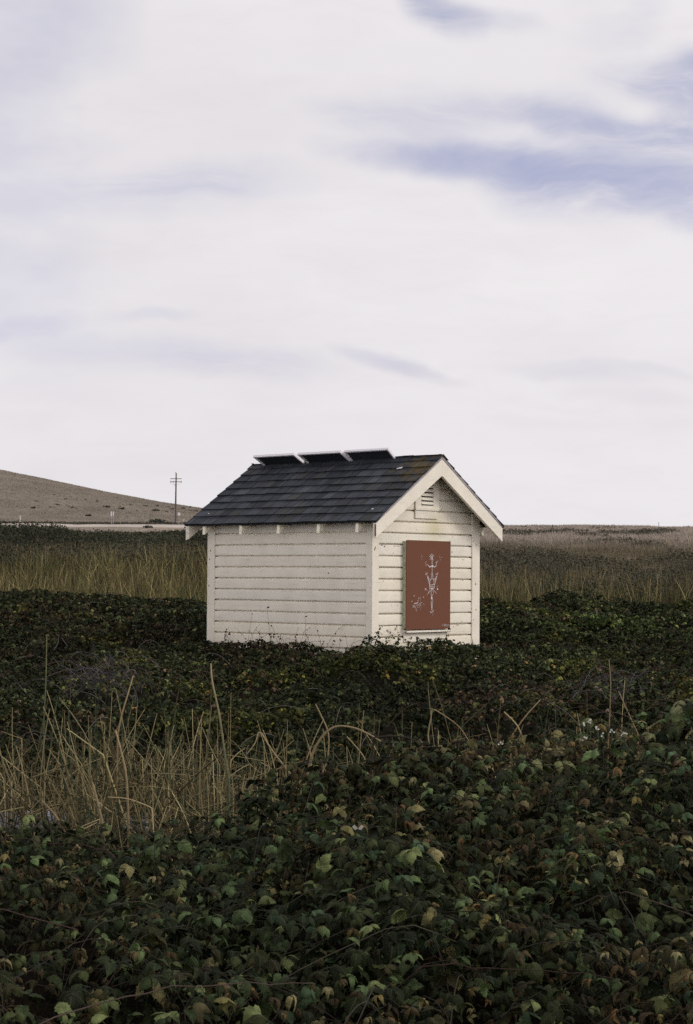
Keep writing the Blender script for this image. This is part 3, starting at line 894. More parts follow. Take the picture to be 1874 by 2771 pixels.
def stalk_paths(base, height, K, lean0, curve, kink_p, kink_amt):
    """growth paths from the base; lean in radians from the vertical"""
    Nn = len(base)
    phi = RS.uniform(0, 2 * math.pi, Nn); th = np.abs(RS.normal(0, lean0, Nn))
    kk = RS.randint(2, max(K - 1, 3), Nn); has = RS.rand(Nn) < kink_p; ka = RS.uniform(.4, 1, Nn) * kink_amt
    cv = RS.normal(0, curve, Nn) + curve * .6
    pts = [base]; p = base.copy(); step = height / (K - 1)
    for i in range(1, K):
        t = th + cv * i / K + np.where(has & (i >= kk), ka, 0)
        d = np.stack([np.sin(t) * np.cos(phi), np.sin(t) * np.sin(phi), np.cos(t)], -1)
        p = p + d * step[:, None]; pts.append(p.copy())
    return np.stack(pts, 1)
REEDC = np.array([(.31, .255, .125), (.22, .178, .085), (.16, .128, .062), (.38, .315, .17), (.12, .095, .050), (.25, .215, .110)])

# ------------------------------------------------------------------ bramble thicket in front
def front_crest(az):
    y = np.interp(az, [-.4, -.193, -.09, 0, .06, .4], [7.4, 7.6, 7.7, 8.0, 8.5, 8.8])
    h = np.interp(az, [-.4, -.193, -.09, 0, .062, .12, .19, .4], [.90, .92, .97, 1.11, 1.18, 1.25, 1.36, 1.38])
    return y, h
def front_top(x, y):
    az = x / np.maximum(y, 1.5)
    cy, h = front_crest(az)
    z = .99 + (h - .99) * sstep(3.8, cy * .98, y)
    z = z - .15 + .06 * fbm(x / .8, y / .9, 41, 2) + .19 * mounds(x, y, .52, 41) + .085 * mounds(x + .3, y, .21, 43)
    return z - np.maximum(0, y - cy) * .75
def build_front():
    lv = Leaves(); x0, x1, y0, y1 = -4.2, 4.2, 2.6, 9.4
    def inside(x, y, m=2.1): return np.abs(x) < .20 * y + m
    # arching canes with leaves along them
    NC = 1850; K = 15
    bx = RS.uniform(x0, x1, NC); by = RS.uniform(y0, y1, NC)
    q = inside(bx, by); bx, by = bx[q], by[q]; NC = len(bx)
    ph = RS.uniform(0, 2 * math.pi, NC); ln = RS.uniform(.5, 1.3, NC)
    t = np.linspace(0, 1, K)[None]
    px = bx[:, None] + np.cos(ph)[:, None] * ln[:, None] * t + RS.normal(0, .05, (NC, 1)) * np.sin(t * 3)
    py = by[:, None] + np.sin(ph)[:, None] * ln[:, None] * t
    ov = RS.uniform(-.05, .045, NC)[:, None]
    pz = front_top(px, py) + ov - .38 * (1 - np.minimum(t * 2.4, 1)) ** 1.5 - .18 * np.maximum(t - .6, 0) / .4
    pz[:, 1:] = (pz[:, 1:] + pz[:, :-1]) / 2
    paths = np.stack([px, py, pz], -1)
    cc = np.array([(.026, .020, .014), (.034, .027, .018), (.055, .046, .036), (.022, .021, .013)])[RS.randint(0, 4, NC)]
    cols = np.repeat(cc[:, None], K, 1)
    rad = np.repeat(RS.uniform(.0009, .0020, NC)[:, None], K, 1) * np.linspace(1.1, .6, K)[None]
    tv = tubes_np(paths, rad, cols, 4)
    # leaves on the canes
    M = 17
    u = np.clip(np.linspace(.14, 1, M)[None] + RS.normal(0, .015, (NC, M)), 0, .999)
    i0 = (u * (K - 1)).astype(int); fr = (u * (K - 1) - i0)[..., None]
    ar = np.arange(NC)[:, None]
    pos = paths[ar, i0] * (1 - fr) + paths[ar, np.minimum(i0 + 1, K - 1)] * fr
    tang = norm(paths[ar, np.minimum(i0 + 1, K - 1)] - paths[ar, i0])
    sgn = np.where(np.arange(M) % 2, 1., -1.)[None, :, None]
    side = norm(np.cross(tang, np.array([0, 0, 1.])))
    fwd = side * sgn * RS.uniform(.5, 1.0, (NC, M, 1)) + tang * RS.uniform(.2, .9, (NC, M, 1)) + np.array([0, 0, -.22])
    pos = pos + norm(fwd) * RS.uniform(.02, .075, (NC, M, 1)) + np.array([0, 0, .012])
    pos = pos.reshape(-1, 3); fwd = fwd.reshape(-1, 3)
    keep = RS.rand(len(pos)) < .86; pos = pos[keep]; fwd = fwd[keep]
    # filler leaves at all depths
    NF = 32000
    fx = RS.uniform(x0, x1, NF); fy = RS.uniform(y0, y1, NF); q = inside(fx, fy); fx, fy = fx[q], fy[q]; NF = len(fx)
    dep = np.abs(RS.normal(0, .20, NF))
    fz = front_top(fx, fy) - dep + .01
    fp = np.stack([fx, fy, fz], -1); ff = RS.normal(0, 1, (NF, 3)); ff[:, 2] = -.25
    pos = np.vstack([pos, fp]); fwd = np.vstack([fwd, ff])
    x, y = pos[:, 0], pos[:, 1]
    # gaps: hollows where few leaves stand
    hol = fbm(x / .42, y / .36, 77, 3)
    keep = (hol > -.10) | (RS.rand(len(x)) < .25)
    pos, fwd = pos[keep], fwd[keep]; n = len(pos); x, y = pos[:, 0], pos[:, 1]
    az = x / y
    dry = np.clip(.20 + .40 * fbm(x / .8, y / .9, 91, 2) + .30 * sstep(-.05, -.17, az) * sstep(7.2, 6.0, y) * sstep(4.0, 4.9, y), .03, .8)
    dry = np.clip(dry + .12 * sstep(7, 8.5, y), 0, .8)
    col, dead = leaf_cols(n, dry)
    col = col * RS.choice([.26, .66, 1.9], n, p=[.46, .32, .22])[:, None] * (1 + .85 * sstep(6.6, 8.2, y) * sstep(.0, .10, az) * (.6 + fbm(x / .5, y / .5, 95, 2)))[:, None]
    col = np.minimum(col, np.array([.20, .18, .09]))
    col = col * (1 + .55 * fbm(x / .42, y / .55, 97, 2))[:, None]
    size = RS.uniform(.027, .060, n) * (1 + .25 * sstep(6.6, 8.0, y) * sstep(.0, .10, az)) * np.where(dead, .8, 1.0)
    fd, ud = drape(front_top, x, y, .55); hang = (RS.rand(n) < .28)[:, None]
    fwd = np.where(hang, norm(fwd) * .55 + norm(fd) * .7, norm(fwd) * np.array([1, 1, .5]))
    up = np.where(hang, ud, np.array([0, 0, 1.0]) + RS.normal(0, .26, (n, 3)) + np.array([0, -.06, 0]))
    lv.compound(NEAR_T, DEAD_T, pos, fwd, up, size, col, dead)
    o = lv.build('bramble_foliage', M_LEAF)
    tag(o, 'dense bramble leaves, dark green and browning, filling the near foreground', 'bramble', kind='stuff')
    ys = np.linspace(2.2, 9.6, 90); us = np.linspace(-1, 1, 90); Y, U = np.meshgrid(ys, us, indexing='ij'); X = U * (.2 * Y + 2.4)  # near-black sheet below the leaves, colour stands for shade in the gaps
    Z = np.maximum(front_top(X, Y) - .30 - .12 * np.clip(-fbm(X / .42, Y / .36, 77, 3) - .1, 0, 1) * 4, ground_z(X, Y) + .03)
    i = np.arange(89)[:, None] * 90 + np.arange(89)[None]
    tag(np_mesh('thicket_shade_sheet', np.stack([X, Y, Z], -1).reshape(-1, 3), np.stack([i, i + 1, i + 91, i + 90], -1).reshape(-1, 4), np.tile(np.array([[.010, .008, .006]]), (8100, 1)), None, [M_GROUND], smooth=True),
        'near-black sheet under the near bramble leaves, standing in for deep shade', 'shade sheet', kind='stuff')
    # a few long bare canes lying over the top
    NB = 24
    bx = RS.uniform(-2.2, 2.2, NB); by = RS.uniform(3.2, 8.3, NB); ph = RS.normal(0, .55, NB) + np.where(RS.rand(NB) < .5, 0, math.pi)
    ln = RS.uniform(.3, 1.0, NB)
    px = bx[:, None] + np.cos(ph)[:, None] * ln[:, None] * t; py = by[:, None] + np.sin(ph)[:, None] * ln[:, None] * t
    arch = RS.uniform(.01, .10, NB)[:, None]
    pz = front_top(px, py).mean(1, keepdims=True) + .035 + arch * 4 * t * (1 - t) + RS.normal(0, .05, (NB, 1)) * (t - .5)
    p2 = np.stack([px, py, pz], -1); p2 += np.cumsum(RS.normal(0, .006, p2.shape), 1)
    c2 = np.array([(.07, .05, .04), (.12, .105, .095), (.05, .03, .025), (.08, .06, .04)])[RS.randint(0, 4, NB)]
    tv2 = tubes_np(p2, np.repeat(RS.uniform(.0011, .0021, NB)[:, None], K, 1) * np.linspace(1.2, .6, K)[None], np.repeat(c2[:, None], K, 1), 5)
    V = np.vstack([tv[0], tv2[0]]); Fq = np.vstack([tv[1], tv2[1] + len(tv[0])]); C = np.vstack([tv[2], tv2[2]])
    tag(np_mesh('bramble_canes', V, Fq, C, None, [M_CANE]), 'thin brown and grey canes arching through the near bramble leaves', 'cane', kind='stuff')
build_front()

# ------------------------------------------------------------------ bramble bank around and behind the shed
CY, SY_ = math.cos(YAW), math.sin(YAW)
def in_shed(x, y, m=.06):
    a = (x - SX) * SY_ + (y - SY) * CY; b = -(x - SX) * CY + (y - SY) * SY_
    return (a > -m) & (a < W + m) & (b > -m) & (b < LEN + m), a, b
def bank_top(x, y):
    hgt = .335 + .12 * sstep(30, 38, y) + .34 * sstep(35, 41, y) * np.maximum(fbm(x / 2.6, y / 5, 59, 3), -.1) - .06 * sstep(18, 14, y)
    _, a, b = in_shed(x, y)
    # lower in front of the middle of the long wall, higher at the near corner
    d1 = np.exp(-((b - 2.4) / 1.1) ** 2 - (np.minimum(a, 0) / 1.6) ** 2) * (a < .2)
    d2 = np.exp(-((a - 2.1) / .9) ** 2 - (np.minimum(b, 0) / 1.4) ** 2) * (b < .2)
    z = ground_z(x, y) + hgt - .12 * d1 - .05 * d2
    wd = np.exp(-(np.minimum(a, 0) / .35) ** 2) * (a < .1) * (b > -.3) * (b < LEN + .3) + np.exp(-(np.minimum(b, 0) / .35) ** 2) * (b < .1) * (a > -.3) * (a < W + .3)
    z = z + .50 * wd * np.maximum(fbm(x / .42, y / .42, 57, 2) - .05, 0)
    return z - .43 + .12 * fbm(x / 3.2, y / 4.5, 55, 2) * (y > 15) + .40 * mounds(x, y, 1.45, 51) + .15 * mounds(x, y + .2, .42, 53)
def build_bank():
    lv = Leaves()
    NB = 245000
    u = RS.rand(NB); y = 13.9 + (43.5 - 13.9) * u ** .85
    az = RS.uniform(-1, 1, NB); x = az * (.205 * y + 2.7)
    edge = 42.2 + 1.3 * fbm(x / 2.2, x * 0 + 3, 61, 3) + .6 * sstep(.05, .2, x / y)
    q = ~in_shed(x, y)[0] & (y < edge); x, y = x[q], y[q]; n = len(x)
    dep = np.abs(RS.normal(0, .10, n)) * (RS.rand(n) < .8)
    z = bank_top(x, y) - dep + RS.uniform(0, .03, n)
    hol = fbm(x / .55, y / .9, 67, 3)
    keep = (hol > -.10) | (RS.rand(n) < .25); x, y, z = x[keep], y[keep], z[keep]; n = len(x)
    pos = np.stack([x, y, z], -1)
    fd, ud = drape(bank_top, x, y, .6); hang = (RS.rand(n) < .3)[:, None]
    fl = RS.normal(0, 1, (n, 3)) * np.array([1, 1, .15]) + np.array([0, 0, -.12])
    fwd = np.where(hang, fd, fl); upv = np.where(hang, ud, np.array([0, 0, 1.0]) + RS.normal(0, .3, (n, 3)))
    dry = np.clip(.10 + .55 * fbm(x / 1.3, y / 2.4, 71, 3), .02, .7)
    col, dead = leaf_cols(n, dry, .52)
    pt = (np.exp(-((x - 5.2) / 2.6) ** 2 - ((y - 35) / 4.5) ** 2) + .8 * np.exp(-((x + .6) / 1.0) ** 2 - ((y - 25.5) / 2.5) ** 2)) * np.clip(.4 + 1.2 * fbm(x / .7, y / 1.2, 85, 2), 0, 1.3)
    col = col * (1 + pt[:, None] * np.array([.75, 1.0, .5]))
    gm = col.mean(1, keepdims=True); col = np.where(dead[:, None], gm + (col - gm) * .62, col)
    yg = (fbm(x / 1.1, y / 2.2, 73, 2) > .35) & ~dead
    col = np.where(yg[:, None], col * np.array([1.7, 1.55, 1.1]), col)
    col = col * np.array([1.12, .96, .98]) * (1 + .65 * fbm(x / 1.6, y / 3.2, 79, 2))[:, None] * RS.choice([.5, .95, 2.3], n, p=[.50, .34, .16])[:, None]
    size = RS.uniform(.036, .062, n) * np.interp(y, [14, 28, 42], [.95, 1.15, 1.5])
    up = upv
    lv.compound(BANK_T, [BANK_T[1]], pos, fwd, up, size, col, dead)
    o = lv.build('bramble_bank', M_LEAFFAR, smooth=False, uv=False)
    tag(o, 'low mounds of dark bramble surrounding the cream shed', 'bramble', kind='stuff')
    # near-black sheet closing the bank underneath, its colour stands for shade in gaps
    ys = np.geomspace(13.2, 44, 150); us = np.linspace(-1, 1, 150)
    Y, U = np.meshgrid(ys, us, indexing='ij'); X = U * (.205 * Y + 2.9)
    Z = bank_top(X, Y) - .22
    Z = np.where(in_shed(X, Y, .12)[0], ground_z(X, Y) + .02, Z); Z = np.where(Y < 14.1, np.minimum(Z, ground_z(X, Y) + .05), Z)
    Z = np.where(Y > 42, ground_z(X, Y) - .05, Z)
    i = np.arange(149)[:, None] * 150 + np.arange(149)[None]
    Fq = np.stack([i, i + 1, i + 151, i + 150], -1).reshape(-1, 4)
    V = np.stack([X, Y, Z], -1).reshape(-1, 3)
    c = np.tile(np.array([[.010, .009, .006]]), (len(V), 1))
    tag(np_mesh('bank_shade_sheet', V, Fq, c, None, [M_GROUND], smooth=True), 'near-black sheet under the bramble around the shed, standing in for shade', 'shade sheet', kind='stuff')
    # bare canes over the bank
    NC = 420; K = 8; t = np.linspace(0, 1, K)[None]
    y = RS.uniform(14.5, 40, NC); x = RS.uniform(-1, 1, NC) * (.2 * y + 1); ph = RS.uniform(0, 6.28, NC); ln = RS.uniform(.3, 1.0, NC)
    q = ~in_shed(x, y, .9)[0]; x, y, ph, ln = x[q], y[q], ph[q], ln[q]; NC = len(x)
    px = x[:, None] + np.cos(ph)[:, None] * ln[:, None] * t; py = y[:, None] + np.sin(ph)[:, None] * ln[:, None] * t
    pz = bank_top(px, py).mean(1, keepdims=True) - .02 + RS.uniform(.05, .22, (NC, 1)) * 4 * t * (1 - t) - .1 * t
    cc = np.array([(.10, .075, .055), (.14, .12, .11), (.06, .04, .03)])[RS.randint(0, 3, NC)]
    tv = tubes_np(np.stack([px, py, pz], -1), np.full((NC, K), .003), np.repeat(cc[:, None], K, 1), 3)
    tag(np_mesh('bank_canes', *tv, None, [M_CANE]), 'thin bare canes arching over the bramble bank', 'cane', kind='stuff')
build_bank()

# ------------------------------------------------------------------ dead reeds along the ditch
def build_ditch_reeds():
    parts = []
    def batch(n, xf, y0, y1, h0, h1, lean, curve, kp, ka, r0, r1, greenp, K=8, dim=1.0):
        y = RS.uniform(y0, y1, n); x = xf(n, y)
        cy, _ = front_crest(x / y); q = y > cy + .5; x, y = x[q], y[q]; m = len(x)
        base = np.stack([x, y, ground_z(x, y) - .03], -1)
        hh = RS.uniform(h0, h1, m) ** 1.0
        p = stalk_paths(base, hh, K, lean, curve, kp, ka)
        c = REEDC[RS.randint(0, 6, m)] * RS.uniform(.35, 1.15, (m, 1)) * dim
        g = RS.rand(m) < greenp
        c = np.where(g[:, None], np.array([.055, .075, .04]) * RS.uniform(.6, 1.2, (m, 1)), c)
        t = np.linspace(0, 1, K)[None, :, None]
        cols = c[:, None] * (.72 + .4 * t)  # darker toward the base, shade put into the stem colour
        rad = RS.uniform(r0, r1, m)[:, None] * .95 * np.linspace(1.15, .35, K)[None] ** .8
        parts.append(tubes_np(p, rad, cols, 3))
    left = lambda n, y: (-.335 + .30 * RS.rand(n) ** 1.0) * y
    mid = lambda n, y: RS.uniform(-.11, .09, n) * y
    right = lambda n, y: RS.uniform(.05, .30, n) * y
    clump = lambda n, y: (-.125 + RS.normal(0, .035, n)) * y
    batch(540, left, 11.2, 14.4, .30, .84, .45, .75, .6, 1.5, .0035, .0085, .10)
    batch(190, clump, 11.2, 13.4, .5, 1.12, .24, .4, .4, 1.3, .004, .009, .22)
    batch(330, mid, 10.4, 13.8, .38, .84, .46, .75, .6, 1.6, .003, .0075, .10)
    batch(80, mid, 10.5, 13.8, .7, 1.02, .22, .5, .5, 1.6, .004, .007, .2)
    batch(90, right, 10.6, 13.8, .7, 1.08, .22, .5, .4, 1.4, .003, .006, .3)
    batch(930, left, 11.2, 14.4, .15, .5, .65, .7, .5, 1.6, .0025, .006, .06)
    batch(260, mid, 10.2, 13.9, .12, .4, .7, .7, .5, 1.6, .0025, .005, .06)
    # thatch of old broken stems, tinted dark to stand for shade low down
    batch(2250, left, 10.9, 14.3, .15, .50, .75, .9, .6, 2.0, .003, .007, .12, 7, .42)
    batch(700, mid, 10.4, 14.0, .15, .48, .75, .9, .6, 2.0, .003, .006, .12, 7, .42)
    # stems whose tops have folded right over
    batch(255, left, 11.2, 14.2, .6, 1.05, .30, .5, 1.0, 2.4, .004, .008, .06)
    batch(110, mid, 10.6, 13.8, .55, .95, .30, .5, 1.0, 2.4, .0035, .007, .06)
    # fallen, criss-crossing litter
    batch(630, left, 10.9, 14.2, .2, .6, 1.15, .5, .3, .8, .003, .007, .04, 6)
    batch(220, mid, 10.0, 13.6, .2, .5, 1.15, .5, .3, .8, .003, .006, .04, 6)
    o = 0; V = []; Fq = []; C = []
    for v, f, c in parts: V.append(v); Fq.append(f + o); C.append(c); o += len(v)
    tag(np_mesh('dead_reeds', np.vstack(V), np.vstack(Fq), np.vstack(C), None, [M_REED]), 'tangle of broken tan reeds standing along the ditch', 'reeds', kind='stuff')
build_ditch_reeds()

# ------------------------------------------------------------------ tall reed belts beyond the bramble
def reed_belt(name, lab, n, y0, y1, azf, h0, h1, green, w0, w1, K=5):
    y = RS.uniform(y0, y1, n); x = azf(n) * y
    base = np.stack([x, y, ground_z(x, y) - .05], -1)
    hv = 1 + .42 * fbm(x / 1.6, y / 3, 83, 3)
    p = stalk_paths(base, RS.uniform(h0, h1, n) * hv, K, .17, .45, .35, 1.3)
    tan = REEDC[RS.randint(0, 6, n)] * np.array([1.03, 1.0, .88]) * RS.uniform(.35, 1.35, (n, 1)) * (1 + .35 * fbm(x / 1.8, y / 3, 89, 2))[:, None]
    gr = np.array([(.050, .070, .024), (.080, .090, .030), (.034, .050, .020)])[RS.randint(0, 3, n)] * RS.uniform(.7, 1.2, (n, 1))
    gm = np.clip(green + .5 * fbm(x / 2.5, y / 4, 87, 2), 0, 1)
    isg = RS.rand(n) < gm
    t = np.linspace(0, 1, K)[None, :, None]
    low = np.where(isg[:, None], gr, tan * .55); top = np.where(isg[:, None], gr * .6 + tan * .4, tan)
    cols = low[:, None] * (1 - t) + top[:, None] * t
    w = RS.uniform(w0, w1, n)[:, None] * np.linspace(1, .3, K)[None]
    tag(np_mesh(name, *strips_np(p, w, cols), None, [M_REED]), lab, 'reeds', kind='stuff')
reed_belt('tall_reeds', 'belt of tall yellow-green reeds behind the bramble on the pole side of the shed', 8600, 40.8, 56, lambda n: RS.uniform(-.29, -.03, n), .55, 1.12, .45, .006, .013)
reed_belt('sparse_reeds', 'thin belt of yellow-brown reeds behind the bramble on the board side of the shed', 3200, 42.8, 52, lambda n: RS.uniform(.03, .29, n), .35, 1.0, .36, .006, .012)

# ------------------------------------------------------------------ scrub and dry grass of the flats
def clumps(name, lab, cat, x, y, zoff, size, col, nleaf, flat=.6):
    n = len(x); lv = Leaves()
    c = np.stack([x, y, ground_z(x, y) + zoff], -1)
    R3 = RS.normal(0, 1, (n, nleaf, 3)); R3 = norm(R3) * (RS.rand(n, nleaf, 1) ** .4); R3[..., 2] = np.abs(R3[..., 2]) * flat
    pos = (c[:, None] + R3 * size[:, None, None]).reshape(-1, 3)
    m = len(pos); fwd = RS.normal(0, 1, (m, 3)); up = R3.reshape(-1, 3) + np.array([0, 0, .6])
    lc = np.repeat(col, nleaf, 0) * RS.uniform(.6, 1.4, (m, 1))
    ls = np.repeat(np.interp(y, [50, 100, 250], [.075, .11, .24]), nleaf) * RS.uniform(.6, 1.3, m)
    R = frames(fwd, up); w = RS.randint(0, 3, m)
    for k in range(3): q = w == k; lv.add(BANK_T[k], pos[q], R[q], ls[q], lc[q])
    return tag(lv.build(name, M_LEAFFAR, False, False), lab, cat, kind='stuff')
def grass_tufts(name, lab, x, y, h, w, col, K=3, nb=7, spread=.25):
    n = len(x); bx = np.repeat(x, nb) + RS.normal(0, 1, n * nb) * np.repeat(spread * h / .4, nb); by = np.repeat(y, nb) + RS.normal(0, spread, n * nb)
    base = np.stack([bx, by, ground_z(bx, by) - .03], -1); hh = np.repeat(h, nb) * RS.uniform(.5, 1.2, n * nb)
    p = stalk_paths(base, hh, K, .35, .5, 0, 0)
    c = np.repeat(col, nb, 0) * RS.uniform(.65, 1.3, (n * nb, 1)); t = np.linspace(.75, 1.1, K)[None, :, None]
    ww = np.repeat(w, nb)[:, None] * np.linspace(1, .25, K)[None]
    return tag(np_mesh(name, *strips_np(p, ww, c[:, None] * t), None, [M_REED]), lab, 'grass', kind='stuff')
def flats():
    n = 9000
    y = 56 + (100 - 56) * RS.rand(n) ** 1.1; x = RS.uniform(-.285, .0, n) * y
    dk = fbm(x / 3, y / 6, 101, 3)
    base = np.array([(.038, .042, .026), (.052, .052, .032), (.066, .057, .037), (.033, .039, .028)])[RS.randint(0, 4, n)] * (1 + .8 * dk)[:, None]
    clumps('dark_scrub', 'dark olive scrub covering the flat in front of the gravel road', 'scrub', x, y, .05, RS.uniform(.25, .6, n) * (1 + .3 * dk), base, 26, .9)
    n = 1500; y = RS.uniform(90, 103, n); x = RS.uniform(-.29, .0, n) * y; az = x / y
    sz = RS.uniform(.3, .52, n) * (1 + .85 * sstep(-.150, -.164, az) + .25 * fbm(x / 2.5, y / 8, 141, 2))
    base = np.array([(.034, .038, .022), (.048, .050, .028), (.028, .034, .024)])[RS.randint(0, 3, n)]
    clumps('roadside_scrub', 'dark bushy edge of the scrub just before the gravel road', 'scrub', x, y, .10, sz, base, 55, 1.0)
    n = 2600; y = RS.uniform(211, 292, n); x = RS.uniform(-.30, -.03, n) * y
    q = (fbm(x / 6, y / 14, 151, 3) + .45 * sstep(-.10, -.15, x / y) - .1) > 0; x, y = x[q], y[q]; n = len(x)
    base = np.array([(.075, .068, .052), (.06, .058, .044), (.09, .078, .062)])[RS.randint(0, 3, n)]
    clumps('verge_scrub', 'low dull brush between the gravel road and the hill', 'scrub', x, y, 0, RS.uniform(.25, .6, n), base, 9, .5)
    # scrub mounds on the other flat
    n = 20000; y = 50 + 210 * RS.rand(n) ** 1.7; x = RS.uniform(.0, .29, n) * y
    dk = fbm(x / (2.2 + y * .02), y / (7 + y * .04), 111, 3) - .10 + .26 * sstep(120, 55, y)
    dk = dk + .12*sstep(.12, .06, x / y) * sstep(150, 70, y)
    q = dk > .15 + .06 * sstep(110, 170, y); x, y, dk = x[q], y[q], dk[q]; n = len(x)
    base = np.array([(.062, .060, .042), (.078, .070, .049), (.090, .076, .054), (.056, .060, .046)])[RS.randint(0, 4, n)]
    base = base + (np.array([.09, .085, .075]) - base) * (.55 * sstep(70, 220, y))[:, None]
    clumps('heath_scrub', 'brown scrub mounds on the rising plain beside the shed', 'scrub', x, y, -.05, RS.uniform(.3, .7, n) * (1 + dk), base, 26, .7)
    # dry grass
    n = 24000; y = 50 + 280 * RS.rand(n) ** 1.15; x = RS.uniform(-.0, .29, n) * y
    g = fbm(x / 3, y / 9, 121, 2)[:, None]
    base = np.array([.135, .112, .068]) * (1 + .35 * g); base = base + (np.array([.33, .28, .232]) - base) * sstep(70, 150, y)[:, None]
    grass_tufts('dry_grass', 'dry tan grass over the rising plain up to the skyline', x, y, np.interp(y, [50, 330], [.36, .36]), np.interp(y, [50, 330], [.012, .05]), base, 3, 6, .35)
    n = 3200; y = RS.uniform(56, 74, n); x = RS.uniform(-.28, .0, n) * y
    grass_tufts('verge_grass', 'tan grass among the dark scrub behind the tall reeds', x, y, RS.uniform(.3, .6, n), np.full(n, .012), np.array([[.16, .128, .07]]) * RS.uniform(.6, 1.3, (n, 1)), 3, 6, .3)
    # short grass all over the hill so that its edge is not a clean line
    n = 16000; y = 300 + 320 * RS.rand(n) ** .8; x = RS.uniform(-.30, .05, n) * y
    g = fbm(x / 12, y / 30, 131, 3)[:, None]
    grass_tufts('hill_grass', 'short dry grass over the bare hill', x, y, RS.uniform(.15, .35, n), np.full(n, .09), np.array([[.255, .218, .176]]) * (1 + .3 * g), 3, 4, .8)
flats()

# ------------------------------------------------------------------ single things far off
def hit(px, py, y0=196, y1=640):
    """where the sight line through a photo point meets the land"""
    ys = np.linspace(y0, y1, 3000); o = P(px, py, 1.0)
    dx, dz = o.x, o.z - EZ
    gz = ground_z(dx * ys, ys); lz = EZ + dz * ys
    k = np.argmax(gz >= lz) if (gz >= lz).any() else len(ys) - 1
    return Vector((dx * ys[k], ys[k], float(gz[k])))

def bush_mesh(seed, nl=150):
    r = np.random.RandomState(seed); lv = Leaves()
    ctr = np.stack([r.uniform(-.75, .75, 7), r.uniform(-.4, .4, 7), r.uniform(.05, .22, 7)], -1); rad = r.uniform(.22, .42, 7)
    w = r.randint(0, 7, nl); d = norm(r.normal(0, 1, (nl, 3))); d[:, 2] = np.abs(d[:, 2])
    pos = ctr[w] + d * rad[w][:, None] * r.uniform(.7, 1.05, (nl, 1)); pos[:, 2] = np.maximum(pos[:, 2] * .8, -.04)
    col = np.array([(.040, .046, .036)]) * r.uniform(.6, 1.45, (nl, 1))
    R = frames(r.normal(0, 1, (nl, 3)), d + np.array([0, 0, .4]))
    for k in range(3): q = (w % 3) == k; lv.add(FAR_T[k], pos[q], R[q], r.uniform(.14, .3, q.sum()), col[q])
    o = lv.build('hill_bush', M_LEAFFAR, False, False); me = o.data; bpy.data.objects.remove(o)
    return me
BM = [bush_mesh(s) for s in (1, 2, 3, 4)]
BG = 'bushes dotted over the dry hill'
SHARED = 'small dark green bush dotted alone on the bare dry hillside'
BUSH = [(99, 1357, 9, 0), (92, 1376, 17, 0), (134, 1373, 9, 0), (151, 1366, 13, 0), (147, 1340, 8, 0), (163, 1341, 5, 0), (176, 1351, 10, 0), (191, 1374, 13, 0),
  (206, 1376, 7, 0), (232, 1352, 8, 0), (262, 1357, 9, 0), (284, 1373, 19, 0), (324, 1371, 8, 0), (332, 1378, 22, 0), (369, 1383, 7, 0), (391, 1370, 12, 0),
  (424, 1383, 19, 0), (427, 1369, 11, 0), (455, 1373, 9, 0), (463, 1378, 13, 0), (452, 1385, 9, 0), (497, 1377, 15, 0), (513, 1382, 9, 0), (527, 1384, 13, 0), (353, 1366, 9, 0),
  (242, 1397, 20, 'flat dark bush low on the hill between the white marker and the road signs'),
  (420, 1416, 40, 'broad dark shrub at the road edge, left of the utility pole base'), (449, 1417, 22, 'low dark shrub touching the foot of the utility pole'),
  (404, 1428, 24, 'green shrub growing on the near edge of the pale gravel road')]
for i, (px, py, w, lab) in enumerate(BUSH):
    p = hit(px, py) if py < 1405 else None
    if p is None:
        dd = 290 if py < 1420 else 193; p = P(px, py, dd); p.z = float(ground_z(p.x, p.y))
    o = bpy.data.objects.new('hill_bush', BM[i % 4]); COL.objects.link(o); o.location = p
    s = w * p.y / F_PX / 2 * 1.35; p.z += .12 * s
    o.scale = (s, s, s * RS.uniform(.8, 1.0) * (1.0 if w < 30 else 1.25)); o.rotation_euler = (0, 0, RS.uniform(-.5, .5))
    tag(o, lab or SHARED, 'bush', BG)
o = bpy.data.objects.new('hill_bush', BM[1]); COL.objects.link(o); p = hit(515, 1374); o.location = (p.x, p.y, p.z + .1); o.scale = (.55, .5, .9)
tag(o, 'tiny bush standing on the hill skyline between pole and shed roof', 'bush', BG)

# utility pole
pb = P(474, 1418, 300); pb.z = float(ground_z(pb.x, pb.y)) - .1
pole = empty('utility_pole', pb, 0, 'tall brown wooden utility pole with two crossarms beside the gravel road', 'utility pole')
PH = (1418 - 1281) / F_PX * 300 + .1
m = MB(); m.tube([(0, 0, 0), (.02, 0, PH * .5), (.05, 0, PH)], [.155, .13, .10], 8); m.build('pole_shaft', M_POLE, pole, smooth=True)
m = MB(); m.tube([(-.16, -.06, .1), (-.15, -.06, 2.7)], .045, 6); m.build('riser_conduit', M_METAL, pole)
for z, n_ in ((PH - .98, 'crossarm'), (PH - 1.50, 'crossarm')):
    m = MB(); m.box((-.92, -.17, z - .055), (.97, -.09, z + .055)); a = m.build(n_, M_POLE, pole)
for x in (-.86, -.40, .93):
    m = MB(); z = PH - 1.50
    m.tube([(x, -.13, z - .16), (x, -.13, z - .02), (x + .03, -.13, z + .10), (x + .07, -.13, z + .20)], [.045, .075, .06, .05], 6); m.build('insulator', M_METAL, pole)
m = MB(); m.tube([(-.06, 0, PH), (-.06, 0, PH + .14)], [.07, .05], 6); m.build('top_insulator', M_METAL, pole)
m = MB(); m.box((-.12, -.20, PH - 2.15), (.02, -.11, PH - 1.85)); m.build('cable_bracket', M_METAL, pole)
